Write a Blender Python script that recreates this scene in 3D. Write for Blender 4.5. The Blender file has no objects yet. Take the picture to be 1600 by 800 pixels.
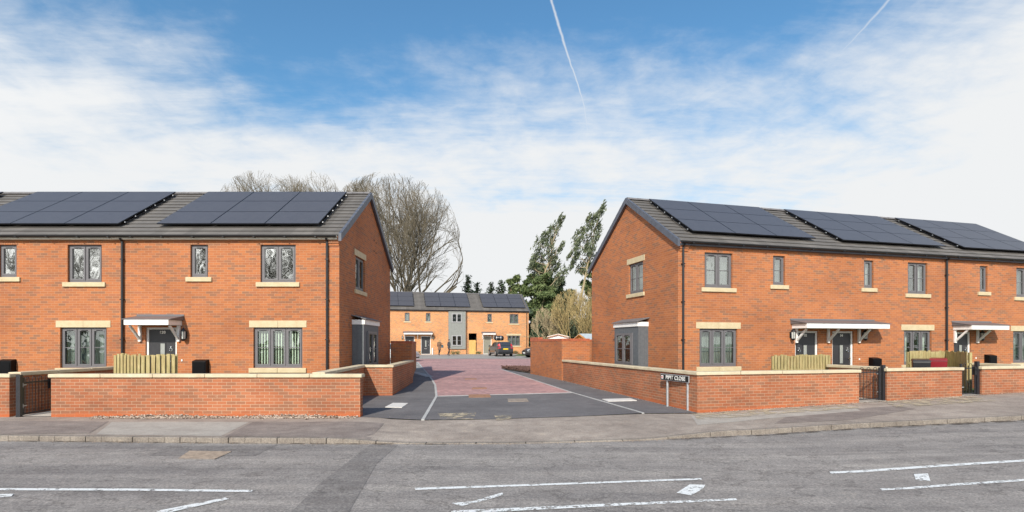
import bpy, bmesh, math, random
from mathutils import Vector, Matrix
R = math.radians
random.seed(11)
C = bpy.context.scene.collection
CAMZ = 1.74; F = 850.0; HY = 537.0; CX = 800.0

# ------------------------------------------------------------------ ground
def cl(v, a, b): return max(a, min(b, v))
def g(x, y):
    return .0102*cl(y-13, 0, 57) + .024*cl(x-5, 0, 25)*cl((35-y)/13., 0, 1)
def G(px, py, off=0.0):
    """point on the ground surface seen at a measured spot of the photograph"""
    z = 0.0
    for _ in range(40):
        Y = (CAMZ-z)*F/(py-HY); X = (px-CX)/F*Y
        z = .5*z + .5*(g(X, Y)+off)
    return (X, Y)

# ------------------------------------------------------------------ mesh builder
class MB:
    def __init__(s, xf=None):
        s.v = []; s.f = []; s.m = []; s.xf = xf
    def add(s, pts, faces, mi=0):
        n = len(s.v); s.v += [tuple(p) for p in pts]
        for f in faces: s.f.append([n+i for i in f]); s.m.append(mi)
    def poly(s, pts, mi=0): s.add(pts, [list(range(len(pts)))], mi)
    def box(s, x0, x1, y0, y1, z0, z1, mi=0):
        if x0 > x1: x0, x1 = x1, x0
        if y0 > y1: y0, y1 = y1, y0
        if z0 > z1: z0, z1 = z1, z0
        s.add([(x0,y0,z0),(x1,y0,z0),(x1,y1,z0),(x0,y1,z0),(x0,y0,z1),(x1,y0,z1),(x1,y1,z1),(x0,y1,z1)],
              [(0,3,2,1),(4,5,6,7),(0,1,5,4),(1,2,6,5),(2,3,7,6),(3,0,4,7)], mi)
    def hexa(s, p, mi=0):   # 8 points, same order as box
        s.add(p, [(0,3,2,1),(4,5,6,7),(0,1,5,4),(1,2,6,5),(2,3,7,6),(3,0,4,7)], mi)
    def tube(s, p0, p1, r0, r1=None, n=6, mi=0, caps=True):
        r1 = r0 if r1 is None else r1
        a = Vector(p0); b = Vector(p1); d = b-a
        if d.length < 1e-6: return
        d.normalize()
        u = d.cross(Vector((0,0,1)) if abs(d.z) < .9 else Vector((1,0,0))).normalized(); w = d.cross(u)
        k = len(s.v)
        for i in range(n):
            an = 2*math.pi*i/n; o = u*math.cos(an)+w*math.sin(an)
            s.v.append(tuple(a+o*r0)); s.v.append(tuple(b+o*r1))
        for i in range(n):
            j = (i+1) % n
            s.f.append([k+2*i, k+2*i+1, k+2*j+1, k+2*j]); s.m.append(mi)
        if caps:
            s.f.append([k+2*i for i in range(n)]); s.m.append(mi)
            s.f.append([k+2*i+1 for i in reversed(range(n))]); s.m.append(mi)
    def path(s, pts, r, n=6, mi=0):
        for a, b in zip(pts[:-1], pts[1:]): s.tube(a, b, r, r, n, mi)
    def bar(s, p0, p1, w, h, mi=0, up=(0,0,1)):
        a = Vector(p0); b = Vector(p1); d = (b-a).normalized()
        u = d.cross(Vector(up))
        if u.length < 1e-4: u = Vector((1,0,0))
        u.normalize(); t = u.cross(d)
        q = []
        for e in (a, b):
            for x, y in ((-1,-1),(1,-1),(1,1),(-1,1)): q.append(e+u*(x*w/2)+t*(y*h/2))
        s.add(q, [(0,1,2,3),(7,6,5,4),(0,4,5,1),(1,5,6,2),(2,6,7,3),(3,7,4,0)], mi)
    def lathe(s, prof, c=(0,0,0), n=16, mi=0, axis='z'):
        k = len(s.v)
        for r, h in prof:
            for i in range(n):
                a = 2*math.pi*i/n; x = r*math.cos(a); y = r*math.sin(a)
                p = (x,y,h) if axis == 'z' else ((x,h,y) if axis == 'y' else (h,x,y))
                s.v.append((p[0]+c[0], p[1]+c[1], p[2]+c[2]))
        for j in range(len(prof)-1):
            for i in range(n):
                i2 = (i+1) % n
                s.f.append([k+j*n+i, k+j*n+i2, k+(j+1)*n+i2, k+(j+1)*n+i]); s.m.append(mi)
        s.f.append([k+i for i in reversed(range(n))]); s.m.append(mi)
        s.f.append([k+(len(prof)-1)*n+i for i in range(n)]); s.m.append(mi)
    def lump(s, c, r, mi=0, flat=1.0):
        pts = []
        for d in ((1,0,0),(-1,0,0),(0,1,0),(0,-1,0),(0,0,1),(0,0,-1)):
            k = r*random.uniform(.6,1.2)
            pts.append((c[0]+d[0]*k, c[1]+d[1]*k, c[2]+d[2]*k*flat))
        s.add(pts, [(0,2,4),(2,1,4),(1,3,4),(3,0,4),(2,0,5),(1,2,5),(3,1,5),(0,3,5)], mi)
    def build(s, name, mats, parent=None, bevel=0, smooth=False, fixn=False, uv=True):
        me = bpy.data.meshes.new(name)
        v = s.v
        if s.xf is not None: v = [tuple(s.xf @ Vector(p)) for p in v]
        me.from_pydata(v, [], s.f)
        if not isinstance(mats, (list, tuple)): mats = [mats]
        for m in mats: me.materials.append(m)
        if len(mats) > 1: me.polygons.foreach_set('material_index', s.m)
        if fixn:
            bm = bmesh.new(); bm.from_mesh(me); bmesh.ops.recalc_face_normals(bm, faces=bm.faces); bm.to_mesh(me); bm.free()
        me.update()
        if uv:
            L = me.uv_layers.new(name='UVMap'); data = [0.0]*(2*len(me.loops)); Z = Vector((0,0,1))
            for p in me.polygons:
                n = p.normal
                if abs(n.z) > .97: t = Vector((1,0,0)); b = Vector((0,1,0))
                else:
                    t = Z.cross(n).normalized(); b = n.cross(t)
                for li in p.loop_indices:
                    co = me.vertices[me.loops[li].vertex_index].co
                    data[2*li] = co.dot(t); data[2*li+1] = co.dot(b)
            L.data.foreach_set('uv', data)
        if smooth: me.polygons.foreach_set('use_smooth', [True]*len(me.polygons))
        o = bpy.data.objects.new(name, me); C.objects.link(o)
        if parent is not None: o.parent = parent
        if bevel:
            m = o.modifiers.new('bevel', 'BEVEL'); m.width = bevel; m.segments = 2; m.limit_method = 'ANGLE'
        return o

def tag(o, label=None, cat=None, group=None, kind=None):
    if label: o['label'] = label
    if cat: o['category'] = cat
    if group: o['group'] = group
    if kind: o['kind'] = kind
    return o
def thing(name, label, cat, loc=(0,0,0), rz=0, group=None):
    o = bpy.data.objects.new(name, None); o.empty_display_size = .3; C.objects.link(o)
    o.location = loc; o.rotation_euler = (0,0,rz)
    return tag(o, label, cat, group)
def copy_tree(o, parent=None):
    c = o.copy(); C.objects.link(c)
    if parent is not None: c.parent = parent
    for ch in list(o.children): copy_tree(ch, c)
    return c

# ------------------------------------------------------------------ materials
class NT:
    def __init__(s, name):
        s.mat = bpy.data.materials.new(name); s.mat.use_nodes = True
        s.t = s.mat.node_tree; s.b = s.t.nodes['Principled BSDF']; s.out = s.t.nodes['Material Output']
    def n(s, typ, **kw):
        nd = s.t.nodes.new(typ)
        for k, v in kw.items():
            if k.startswith('i_'): nd.inputs[k[2:].replace('_', ' ')].default_value = v
            else: setattr(nd, k, v)
        return nd
    def l(s, a, b): s.t.links.new(a, b)
    def coord(s, which='Object', scale=(1,1,1)):
        tc = s.n('ShaderNodeTexCoord'); mp = s.n('ShaderNodeMapping'); mp.inputs['Scale'].default_value = scale
        s.l(tc.outputs[which], mp.inputs['Vector']); return mp.outputs['Vector']
    def noise(s, vec, scale, detail=4, rough=.55):
        nd = s.n('ShaderNodeTexNoise'); nd.inputs['Scale'].default_value = scale; nd.inputs['Detail'].default_value = detail
        nd.inputs['Roughness'].default_value = rough; s.l(vec, nd.inputs['Vector']); return nd.outputs['Fac']
    def ramp(s, fac, stops, interp='LINEAR'):
        r = s.n('ShaderNodeValToRGB'); cr = r.color_ramp; cr.interpolation = interp
        while len(cr.elements) > 1: cr.elements.remove(cr.elements[-1])
        cr.elements[0].position = stops[0][0]; cr.elements[0].color = (*stops[0][1], 1) if len(stops[0][1]) == 3 else stops[0][1]
        for p, c in stops[1:]:
            e = cr.elements.new(p); e.color = (*c, 1)
        s.l(fac, r.inputs['Fac']); return r.outputs['Color']
    def mix(s, fac, a, b, mode='MIX'):
        m = s.n('ShaderNodeMix', data_type='RGBA', blend_type=mode)
        for sock, v in ((m.inputs['Factor'], fac), (m.inputs['A'], a), (m.inputs['B'], b)):
            pass
        def setv(sock, v):
            if hasattr(v, 'is_linked') or hasattr(v, 'links'): s.l(v, sock)
            elif isinstance(v, (int, float)): sock.default_value = v
            else: sock.default_value = (*v, 1)
        setv(m.inputs[0], fac); setv(m.inputs[6], a); setv(m.inputs[7], b)
        return m.outputs[2]
    def bump(s, h, strength=.3, dist=.01, prev=None):
        b = s.n('ShaderNodeBump'); b.inputs['Strength'].default_value = strength; b.inputs['Distance'].default_value = dist
        s.l(h, b.inputs['Height']); s.l(b.outputs['Normal'], s.b.inputs['Normal'])
    def fin(s, col=None, rough=.7, metal=0, spec=None):
        if col is not None:
            if hasattr(col, 'links'): s.l(col, s.b.inputs['Base Color'])
            else: s.b.inputs['Base Color'].default_value = (*col, 1)
        if hasattr(rough, 'links'): s.l(rough, s.b.inputs['Roughness'])
        else: s.b.inputs['Roughness'].default_value = rough
        s.b.inputs['Metallic'].default_value = metal
        if spec is not None: s.b.inputs['Specular IOR Level'].default_value = spec
        return s.mat

def simple(name, col, rough=.6, metal=0, var=.12, scale=6, coord='Object', spec=None):
    t = NT(name); v = t.coord(coord); n = t.noise(v, scale, 5, .6)
    lo = tuple(c*(1-var) for c in col); hi = tuple(min(1, c*(1+var)) for c in col)
    return t.fin(t.ramp(n, [(.3, lo), (.7, hi)]), rough, metal, spec)

def brick_mat(name, tones, mortar, stain=.18, coord='UV', damp=False):
    t = NT(name); v = t.coord(coord)
    b = t.n('ShaderNodeTexBrick'); b.offset = .5; b.squash = 1
    b.inputs['Color1'].default_value = (0,0,0,1); b.inputs['Color2'].default_value = (1,1,1,1); b.inputs['Mortar'].default_value = (.5,.5,.5,1)
    b.inputs['Scale'].default_value = 1; b.inputs['Mortar Size'].default_value = .0052; b.inputs['Mortar Smooth'].default_value = .15
    b.inputs['Brick Width'].default_value = .225; b.inputs['Row Height'].default_value = .075
    t.l(v, b.inputs['Vector'])
    col = t.ramp(b.outputs['Color'], tones)
    fine = t.noise(v, 34, 5, .7)
    col = t.mix(.32, col, t.mix(fine, (.55,.5,.5), (1.30,1.30,1.30)), 'MULTIPLY')
    col = t.mix(b.outputs['Fac'], col, mortar)
    big = t.noise(t.coord(coord, (.35,.6,.35)), 1.0, 5, .65)
    col = t.mix(stain, col, t.ramp(big, [(.3,(.42,.36,.36)),(.5,(.9,.9,.9)),(.7,(1.25,1.15,1.05))]), 'MULTIPLY')
    # pale efflorescence flecks
    fl = t.noise(t.coord(coord, (3,9,1)), 1.4, 3, .6)
    fm = t.ramp(fl, [(.70,(0,0,0)),(.76,(1,1,1))])
    col = t.mix(t.mix(1.0, fm, (.22,.22,.22), 'MULTIPLY'), col, (.62,.48,.38))
    blo = t.noise(t.coord(coord, (.12,.22,.2)), 3.0, 4, .6)
    col = t.mix(.30, col, t.ramp(blo, [(.36,(.66,.60,.58)),(.5,(1,1,1)),(.64,(1.12,1.12,1.08))]), 'MULTIPLY')
    if damp:
        sx_ = t.n('ShaderNodeSeparateXYZ'); tcx = t.n('ShaderNodeTexCoord'); t.l(tcx.outputs['Object'], sx_.inputs[0])
        ad = t.n('ShaderNodeMath', operation='MULTIPLY_ADD'); ad.inputs[1].default_value = .22; t.l(t.noise(t.coord('Object', (1,1,1)), 1.3, 5, .7), ad.inputs[0])
        sb = t.n('ShaderNodeMath', operation='MULTIPLY'); sb.inputs[1].default_value = -1; t.l(sx_.outputs[2], sb.inputs[0]); t.l(sb.outputs[0], ad.inputs[2])
        dm = t.ramp(ad.outputs[0], [(.0,(0,0,0)),(.05,(.85,.85,.85))])
        col = t.mix(dm, col, t.mix(.75, col, (.46,.105,.028)))
    inv = t.n('ShaderNodeMath', operation='MULTIPLY_ADD'); inv.inputs[1].default_value = -1; inv.inputs[2].default_value = 1
    t.l(b.outputs['Fac'], inv.inputs[0]); t.bump(inv.outputs[0], .5, .006)
    return t.fin(col, .86, 0, .25)

TONES = [(0,(.275,.135,.078)),(.14,(.30,.132,.070)),(.26,(.37,.134,.058)),(.5,(.415,.148,.058)),(.75,(.465,.165,.062)),(1,(.35,.135,.070))]
M = {}
M['brick'] = brick_mat('orange_brick', TONES, (.45,.25,.145))
M['brick_far_sunlit'] = brick_mat('sunlit_orange_brick', [(p,(min(1,c[0]*1.40),c[1]*1.65,c[2]*1.5)) for p,c in TONES], (.70,.50,.33), .1)  # sunlight on the far row put into the colour: lightened copy of the tones
M['brick_wall'] = brick_mat('garden_wall_brick', [(0,(.29,.135,.078)),(.28,(.315,.132,.070)),(.38,(.345,.122,.060)),(.6,(.40,.138,.062)),(1,(.41,.160,.080))], (.47,.31,.205), .4, damp=True)
t = NT('buff_stone'); v = t.coord('Object'); n = t.noise(v, 5, 6, .65); n2 = t.noise(v, 90, 3)
c = t.ramp(n, [(.3,(.50,.40,.24)),(.7,(.61,.51,.33))]); c = t.mix(.25, c, t.mix(n2,(.6,.6,.6),(1.2,1.2,1.2)), 'MULTIPLY'); t.bump(n2,.2,.004)
M['stone'] = t.fin(c, .85)
t = NT('weathered_coping_stone'); v = t.coord('Object'); n = t.noise(v, 2.2, 6, .7); n2 = t.noise(v, 70, 3)
c = t.ramp(n, [(.25,(.42,.34,.23)),(.5,(.56,.47,.32)),(.75,(.64,.56,.41))]); c = t.mix(.25, c, t.mix(n2,(.6,.6,.6),(1.2,1.2,1.2)), 'MULTIPLY'); t.bump(n2,.25,.004)
M['coping'] = t.fin(c, .88)
M['frame'] = simple('grey_window_frame', (.135,.128,.134), .45, 0, .06)
M['framelight'] = simple('pale_grey_frame', (.34,.33,.33), .5, 0, .05)
M['white'] = simple('white_painted_wood', (.78,.76,.73), .5, 0, .06)
M['palewood'] = simple('cream_soffit_board', (.66,.61,.52), .6, 0, .08)
M['black'] = simple('black_plastic', (.014,.014,.016), .38, 0, .2)
M['blackmetal'] = simple('black_painted_metal', (.018,.018,.022), .42, 0, .2)
M['clad'] = None
t = NT('grey_cladding_boards'); v = t.coord('UV'); w = t.n('ShaderNodeTexWave', wave_type='BANDS', bands_direction='X', wave_profile='SAW')
w.inputs['Scale'].default_value = 1.9; w.inputs['Distortion'].default_value = 0; t.l(v, w.inputs['Vector'])
n = t.noise(v, 9, 5, .7); c = t.ramp(n, [(.3,(.085,.095,.105)),(.7,(.125,.135,.145))])
e = t.ramp(w.outputs['Fac'], [(0,(.35,.35,.35)),(.08,(1,1,1))]); c = t.mix(.8, c, e, 'MULTIPLY'); t.bump(e, .4, .006)
M['clad'] = t.fin(c, .6)
t = NT('sage_grey_cladding_boards'); v = t.coord('UV'); w = t.n('ShaderNodeTexWave', wave_type='BANDS', bands_direction='X', wave_profile='SAW')
w.inputs['Scale'].default_value = 1.9; t.l(v, w.inputs['Vector'])
n = t.noise(v, 5, 5, .7); c = t.ramp(n, [(.3,(.20,.205,.19)),(.7,(.26,.265,.245))])
e = t.ramp(w.outputs['Fac'], [(0,(.45,.45,.45)),(.08,(1,1,1))]); c = t.mix(.7, c, e, 'MULTIPLY')
M['clad_far'] = t.fin(c, .65)
t = NT('grey_brown_roof_tile'); v = t.coord('UV')
br = t.n('ShaderNodeTexBrick'); br.offset = .5; br.inputs['Color1'].default_value = (.115,.104,.094,1); br.inputs['Color2'].default_value = (.155,.141,.128,1)
br.inputs['Mortar'].default_value = (.08,.072,.07,1); br.inputs['Scale'].default_value = 1; br.inputs['Mortar Size'].default_value = .004
br.inputs['Brick Width'].default_value = .33; br.inputs['Row Height'].default_value = 8.0; t.l(v, br.inputs['Vector'])
n = t.noise(v, 1.6, 6, .7); c = t.mix(.6, br.outputs['Color'], t.ramp(n,[(.3,(.75,.74,.72)),(.7,(1.3,1.27,1.22))]), 'MULTIPLY')
n3 = t.noise(v, 60, 3); c = t.mix(.4, c, t.mix(n3,(.6,.6,.6),(1.4,1.4,1.4)), 'MULTIPLY')
M['tile'] = t.fin(c, .75)
M['tile_shadow'] = simple('painted_tile_shadow', (.06,.055,.052), .85, 0, .2)  # shadow line under each tile course, painted as a dark riser colour
M['ridge'] = simple('dark_ridge_tile', (.15,.14,.14), .7, 0, .2)
M['verge'] = simple('slate_grey_verge_cap', (.085,.092,.115), .5, 0, .15)
t = NT('solar_cells'); v = t.coord('UV')
br = t.n('ShaderNodeTexBrick'); br.offset = 0; br.inputs['Color1'].default_value = (.070,.068,.076,1); br.inputs['Color2'].default_value = (.076,.074,.082,1)
br.inputs['Mortar'].default_value = (.085,.083,.090,1); br.inputs['Scale'].default_value = 1; br.inputs['Mortar Size'].default_value = .0035
br.inputs['Brick Width'].default_value = .167; br.inputs['Row Height'].default_value = .167; t.l(v, br.inputs['Vector'])
M['cells'] = t.fin(br.outputs['Color'], .42, 0, .55)
M['panelframe'] = simple('black_panel_frame', (.02,.02,.024), .35, .4, .1)
M['steel'] = simple('galvanised_steel', (.48,.49,.50), .42, .55, .15, 14)
M['chrome'] = simple('polished_chrome', (.8,.8,.8), .15, 1, .03)
M['door'] = simple('charcoal_door', (.032,.032,.036), .4, 0, .12)
M['door_beige'] = simple('olive_grey_door', (.22,.21,.165), .5, 0, .1)
M['door_glass'] = simple('frosted_door_glass', (.30,.31,.29), .12, 0, .1, 20, spec=.9)
M['letter'] = simple('silver_letters', (.85,.84,.80), .35, 0, .03)
def glass(name, refl, tint, rough=.01, wob=.02):
    t = NT(name); t.t.nodes.remove(t.b)
    tr = t.n('ShaderNodeBsdfTransparent'); tr.inputs['Color'].default_value = (*tint, 1)
    gl = t.n('ShaderNodeBsdfGlossy'); gl.inputs['Roughness'].default_value = rough; gl.inputs['Color'].default_value = (.96,.95,.90,1)
    bp = t.n('ShaderNodeBump'); bp.inputs['Strength'].default_value = wob; bp.inputs['Distance'].default_value = .3
    t.l(t.noise(t.coord('Object'), 1.6, 2), bp.inputs['Height']); t.l(bp.outputs['Normal'], gl.inputs['Normal'])
    mx = t.n('ShaderNodeMixShader'); mx.inputs['Fac'].default_value = refl
    t.l(tr.outputs[0], mx.inputs[1]); t.l(gl.outputs[0], mx.inputs[2]); t.l(mx.outputs[0], t.out.inputs['Surface'])
    return t.mat
M['glass_up'] = glass('reflecting_window_glass', .58, (.6,.62,.58), .03, .012)
M['glass'] = glass('window_glass', .09, (.85,.9,.88), .01, .03)
M['glass_net'] = glass('net_backed_glass', .22, (.8,.84,.83), .03, .08)
M['lampglass'] = simple('lantern_glass', (.55,.56,.52), .08, 0, .1, spec=.9)
M['blind'] = simple('cream_blind_slat', (.82,.82,.68), .7, 0, .05)
M['curtain'] = simple('pale_curtain', (.60,.58,.54), .9, 0, .1, 9)
t = NT('net_curtain'); v = t.coord('Object', (14, 1, 1)); n = t.noise(v, 2.0, 3); M['net'] = t.fin(t.ramp(n, [(.3,(.16,.16,.16)),(.7,(.36,.36,.35))]), .9)
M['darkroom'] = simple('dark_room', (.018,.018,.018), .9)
M['meter'] = simple('gloss_black_cabinet', (.004,.004,.005), .45, 0, .1, spec=.15)
t = NT('treated_timber'); v = t.coord('Object', (7,7,.7)); n = t.noise(v, 3, 6, .7); n2 = t.noise(t.coord('Object'), 7, 3)
c = t.ramp(n, [(.28,(.24,.175,.075)),(.5,(.40,.32,.15)),(.72,(.50,.43,.24))]); c = t.mix(.5, c, t.ramp(n2,[(.35,(.72,.78,.62)),(.65,(1.1,1.05,.95))]), 'MULTIPLY')
M['timber'] = t.fin(c, .8)
t = NT('yellow_timber_gate'); v = t.coord('Object', (7,7,.9)); n = t.noise(v, 2, 6, .7); M['yellowwood'] = t.fin(t.ramp(n, [(.3,(.50,.27,.07)),(.7,(.74,.48,.16))]), .75)
M['orangewood'] = simple('orange_shed_wood', (.62,.27,.07), .75, 0, .2)
M['shedroof'] = simple('pale_grey_felt', (.42,.46,.47), .8, 0, .1)

# ground materials
def asphalt(name, lo, hi, streak=.35, speck=.5, patch=.4, sdir=(.10,1.6,1), rough=.85, crack=False):
    t = NT(name); v = t.coord('Object')
    a = t.noise(v, .55, 6, .65); c = t.ramp(a, [(.3, lo), (.7, hi)])
    st = t.noise(t.coord('Object', sdir), 1.3, 5, .6); c = t.mix(streak, c, t.ramp(st, [(.3,(.62,.62,.64)),(.7,(1.3,1.28,1.25))]), 'MULTIPLY')
    sp = t.noise(v, 38, 3, .8); c = t.mix(speck, c, t.ramp(sp, [(.32,(.45,.45,.46)),(.5,(1,1,1)),(.68,(1.7,1.68,1.62))]), 'MULTIPLY')
    p = t.noise(v, 2.6, 6, .7); c = t.mix(patch, c, t.ramp(p, [(.35,(.72,.70,.70)),(.6,(1.05,1.05,1.05)),(.72,(1.3,1.24,1.15))]), 'MULTIPLY')
    if crack:
        cn = t.noise(t.coord('Object', (.8,1,1)), .75, 7, .62); c = t.mix(.55, c, t.ramp(cn, [(.490,(1,1,1)),(.4975,(.40,.39,.38)),(.5025,(.40,.39,.38)),(.510,(1,1,1))]), 'MULTIPLY')
        cn = t.noise(t.coord('Object', (.12,2.4,1)), 2.1, 6, .7); c = t.mix(.45, c, t.ramp(cn, [(.36,(.70,.69,.69)),(.5,(1,1,1)),(.66,(1.22,1.20,1.15))]), 'MULTIPLY')
    t.bump(sp, .5, .006)
    return t.fin(c, rough, 0, .3)
M['road'] = asphalt('worn_road_asphalt', (.232,.212,.198), (.30,.274,.252), .55, .75, .5, (.07,1.9,1), crack=True)
M['trench'] = asphalt('trench_patch_asphalt', (.178,.163,.153), (.235,.215,.20), .15, .75, .7, crack=True)
M['pavement'] = asphalt('old_pavement_asphalt', (.285,.238,.200), (.375,.318,.270), .3, .5, .8, (.4,1,1))
M['pave_dark'] = asphalt('dark_pavement_patch', (.20,.165,.145), (.285,.24,.21), .2, .5, .9, (.5,.8,1))
M['pave_pale'] = asphalt('pale_concrete_patch', (.35,.315,.275), (.43,.39,.34), .2, .35, .6, (.4,1,1))
M['newasphalt'] = asphalt('new_dark_asphalt', (.122,.115,.116), (.170,.160,.160), .25, .45, .5, (.3,1,1))
M['kerb'] = asphalt('kerb_concrete', (.20,.172,.145), (.285,.247,.208), .15, .5, .9)
M['kerbwhite'] = asphalt('pale_edging', (.38,.375,.36), (.50,.49,.47), .1, .3, .4)
M['concrete'] = asphalt('path_concrete', (.40,.36,.31), (.52,.47,.41), .1, .25, .5)
M['soil'] = asphalt('bare_soil', (.16,.115,.085), (.26,.20,.155), .1, .8, .8)
M['mulch'] = simple('bark_mulch', (.12,.062,.045), .95, 0, .5, 20)
M['palechip'] = simple('pale_stone_chips', (.55,.46,.38), .9, 0, .3, 11)
M['darkchip'] = simple('dark_leaf_litter', (.12,.075,.05), .95, 0, .4, 11)
M['stonechip'] = simple('gravel_chips', (.33,.25,.19), .9, 0, .55, 11)
t = NT('grass_ground'); v = t.coord('Object'); n = t.noise(v, 3.5, 6, .7); M['grass'] = t.fin(t.ramp(n, [(.3,(.045,.075,.02)),(.7,(.10,.15,.04))]), .95)
def pavers(name, c1, c2, mortar, w, h, rot=0):
    t = NT(name); tc = t.n('ShaderNodeTexCoord'); mp = t.n('ShaderNodeMapping'); mp.inputs['Rotation'].default_value = (0,0,rot); t.l(tc.outputs['Object'], mp.inputs['Vector']); v = mp.outputs[0]
    b = t.n('ShaderNodeTexBrick'); b.inputs['Color1'].default_value = (0,0,0,1); b.inputs['Color2'].default_value = (1,1,1,1)
    b.inputs['Scale'].default_value = 1; b.inputs['Mortar Size'].default_value = .006; b.inputs['Brick Width'].default_value = w; b.inputs['Row Height'].default_value = h
    t.l(v, b.inputs['Vector']); c = t.ramp(b.outputs['Color'], [(0,c1),(.5,tuple((a+b_)/2 for a,b_ in zip(c1,c2))),(1,c2)])
    c = t.mix(b.outputs['Fac'], c, mortar); n = t.noise(t.coord('Object', (.5,1,1)), .7, 6, .7)
    c = t.mix(.7, c, t.ramp(n, [(.3,(.62,.66,.70)),(.5,(1,1,1)),(.7,(1.3,1.2,1.15))]), 'MULTIPLY')
    return t.fin(c, .85, 0, .3)
M['redpave'] = pavers('red_block_paving', (.31,.175,.170), (.50,.285,.265), (.30,.23,.21), .2, .1, R(38))
M['greypave'] = pavers('grey_block_paving', (.26,.25,.235), (.38,.36,.33), (.2,.19,.18), .2, .1)
M['paint'] = None
t = NT('worn_road_paint'); v = t.coord('Object'); n = t.noise(v, 9, 5, .75); n2 = t.noise(v, 45, 2)
tr = t.n('ShaderNodeBsdfTransparent'); mx = t.n('ShaderNodeMixShader')
fac = t.ramp(n, [(.38,(0,0,0)),(.47,(1,1,1))]); t.l(fac, mx.inputs[0]); t.l(tr.outputs[0], mx.inputs[1]); t.fin(t.ramp(n2, [(.3,(.55,.55,.53)),(.6,(.80,.80,.78))]), .7)
t.l(t.b.outputs[0], mx.inputs[2]); t.l(mx.outputs[0], t.out.inputs['Surface']); M['paint'] = t.mat
t = NT('broken_road_paint'); v = t.coord('Object'); n = t.noise(v, 17, 5, .75)
tr = t.n('ShaderNodeBsdfTransparent'); mx = t.n('ShaderNodeMixShader')
fac = t.ramp(n, [(.42,(0,0,0)),(.50,(1,1,1))]); t.l(fac, mx.inputs[0]); t.l(tr.outputs[0], mx.inputs[1]); t.fin((.74,.74,.72), .7)
t.l(t.b.outputs[0], mx.inputs[2]); t.l(mx.outputs[0], t.out.inputs['Surface']); M['paintworn'] = t.mat
M['rust'] = simple('rusty_cover_iron', (.30,.155,.085), .8, 0, .3, 12)
M['iron'] = simple('worn_cover_iron', (.30,.24,.19), .7, .2, .3, 12)
M['cover'] = simple('pale_concrete_cover', (.62,.59,.55), .85, 0, .1, 10)
# vegetation
def bark(name, a, b): 
    t = NT(name); v = t.coord('Object', (3,3,.6)); n = t.noise(v, 1.5, 5, .7); return t.fin(t.ramp(n, [(.3,a),(.7,b)]), .95)
M['bark'] = bark('olive_grey_bark', (.085,.07,.048), (.17,.14,.095))
M['bark_pale'] = bark('pale_brown_bark', (.26,.20,.12), (.42,.34,.21))
M['bark_yellow'] = bark('golden_willow_bark', (.25,.18,.075), (.39,.30,.135))
def leaf(name, cols):
    t = NT(name); gi = t.n('ShaderNodeNewGeometry'); c = t.ramp(gi.outputs['Random Per Island'], cols); m = t.fin(c, .7, 0, .3)
    return m
M['leaf_dark'] = leaf('dark_evergreen_needles', [(0,(.03,.05,.03)),(.6,(.055,.085,.045)),(1,(.09,.125,.06))])
M['leaf_mid'] = leaf('mid_green_foliage', [(0,(.055,.08,.03)),(.5,(.10,.14,.05)),(1,(.18,.21,.085))])
M['leaf_grey'] = leaf('grey_green_leaves', [(0,(.05,.064,.038)),(.5,(.09,.108,.06)),(1,(.16,.18,.10))])
M['leaf_olive'] = leaf('olive_twig_leaves', [(0,(.10,.085,.04)),(.5,(.17,.15,.07)),(1,(.26,.24,.11))])
# people / cars
M['skin'] = simple('skin', (.55,.33,.24), .6); M['hair_blond'] = simple('blond_hair', (.42,.26,.12), .7, 0, .3, 60); M['hair_dark'] = simple('dark_hair', (.04,.03,.025), .7)
M['tan'] = simple('tan_coat_cloth', (.17,.092,.055), .9, 0, .15, 20); M['navy'] = simple('charcoal_cloth', (.045,.048,.058), .85, 0, .2, 20)
M['trouser'] = simple('black_cloth', (.018,.018,.022), .9); M['bagblue'] = simple('dark_teal_bag', (.03,.07,.09), .7)
M['tyre'] = simple('tyre_rubber', (.018,.018,.018), .8); M['rim'] = simple('alloy_rim', (.5,.5,.5), .3, .8)
def carpaint(name, col):
    t = NT(name); m = t.fin(col, .28, .3); t.b.inputs['Coat Weight'].default_value = .8; t.b.inputs['Coat Roughness'].default_value = .05; return m
M['car_grey'] = carpaint('dark_grey_car_paint', (.055,.058,.064)); M['car_black'] = carpaint('black_car_paint', (.016,.015,.016)); M['car_white'] = carpaint('silver_white_car_paint', (.66,.68,.70))
M['carglass'] = simple('tinted_car_glass', (.03,.035,.04), .05, 0, .05, spec=1.0)
M['redlight'] = simple('red_lamp_lens', (.55,.02,.03), .15, spec=.8); M['clearlight'] = simple('clear_lamp_lens', (.7,.72,.74), .1, spec=.8)
M['plate_yellow'] = simple('yellow_plate', (.85,.60,.03), .4); M['plate_white'] = simple('white_plate', (.8,.8,.78), .4)
M['maroon'] = simple('maroon_bin_plastic', (.22,.012,.020), .35, 0, .1)
M['signblack'] = simple('sign_black', (.012,.012,.012), .45); M['signred'] = simple('emblem_red', (.45,.03,.03), .5)

# ------------------------------------------------------------------ ground sheets
def frange(a, b, s):
    r = []; x = a
    while x < b-1e-6: r.append(x); x += s
    return r+[b]
xs = [-900,-500,-300,-180,-110,-70,-50]+frange(-40,40,1)+[50,70,110,180,300,500,900]
ys = [-500,-250,-120,-60,-30,-15]+frange(-8,80,1)+[100,140,200,300,500,900,1500]
mb = MB(); nx = len(xs)
mb.v = [(x, y, g(x,y)-.17) for y in ys for x in xs]
mb.f = [[j*nx+i, j*nx+i+1, (j+1)*nx+i+1, (j+1)*nx+i] for j in range(len(ys)-1) for i in range(nx-1)]; mb.m = [0]*len(mb.f)
tag(mb.build('terrain', M['grass']), kind='structure')

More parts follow.
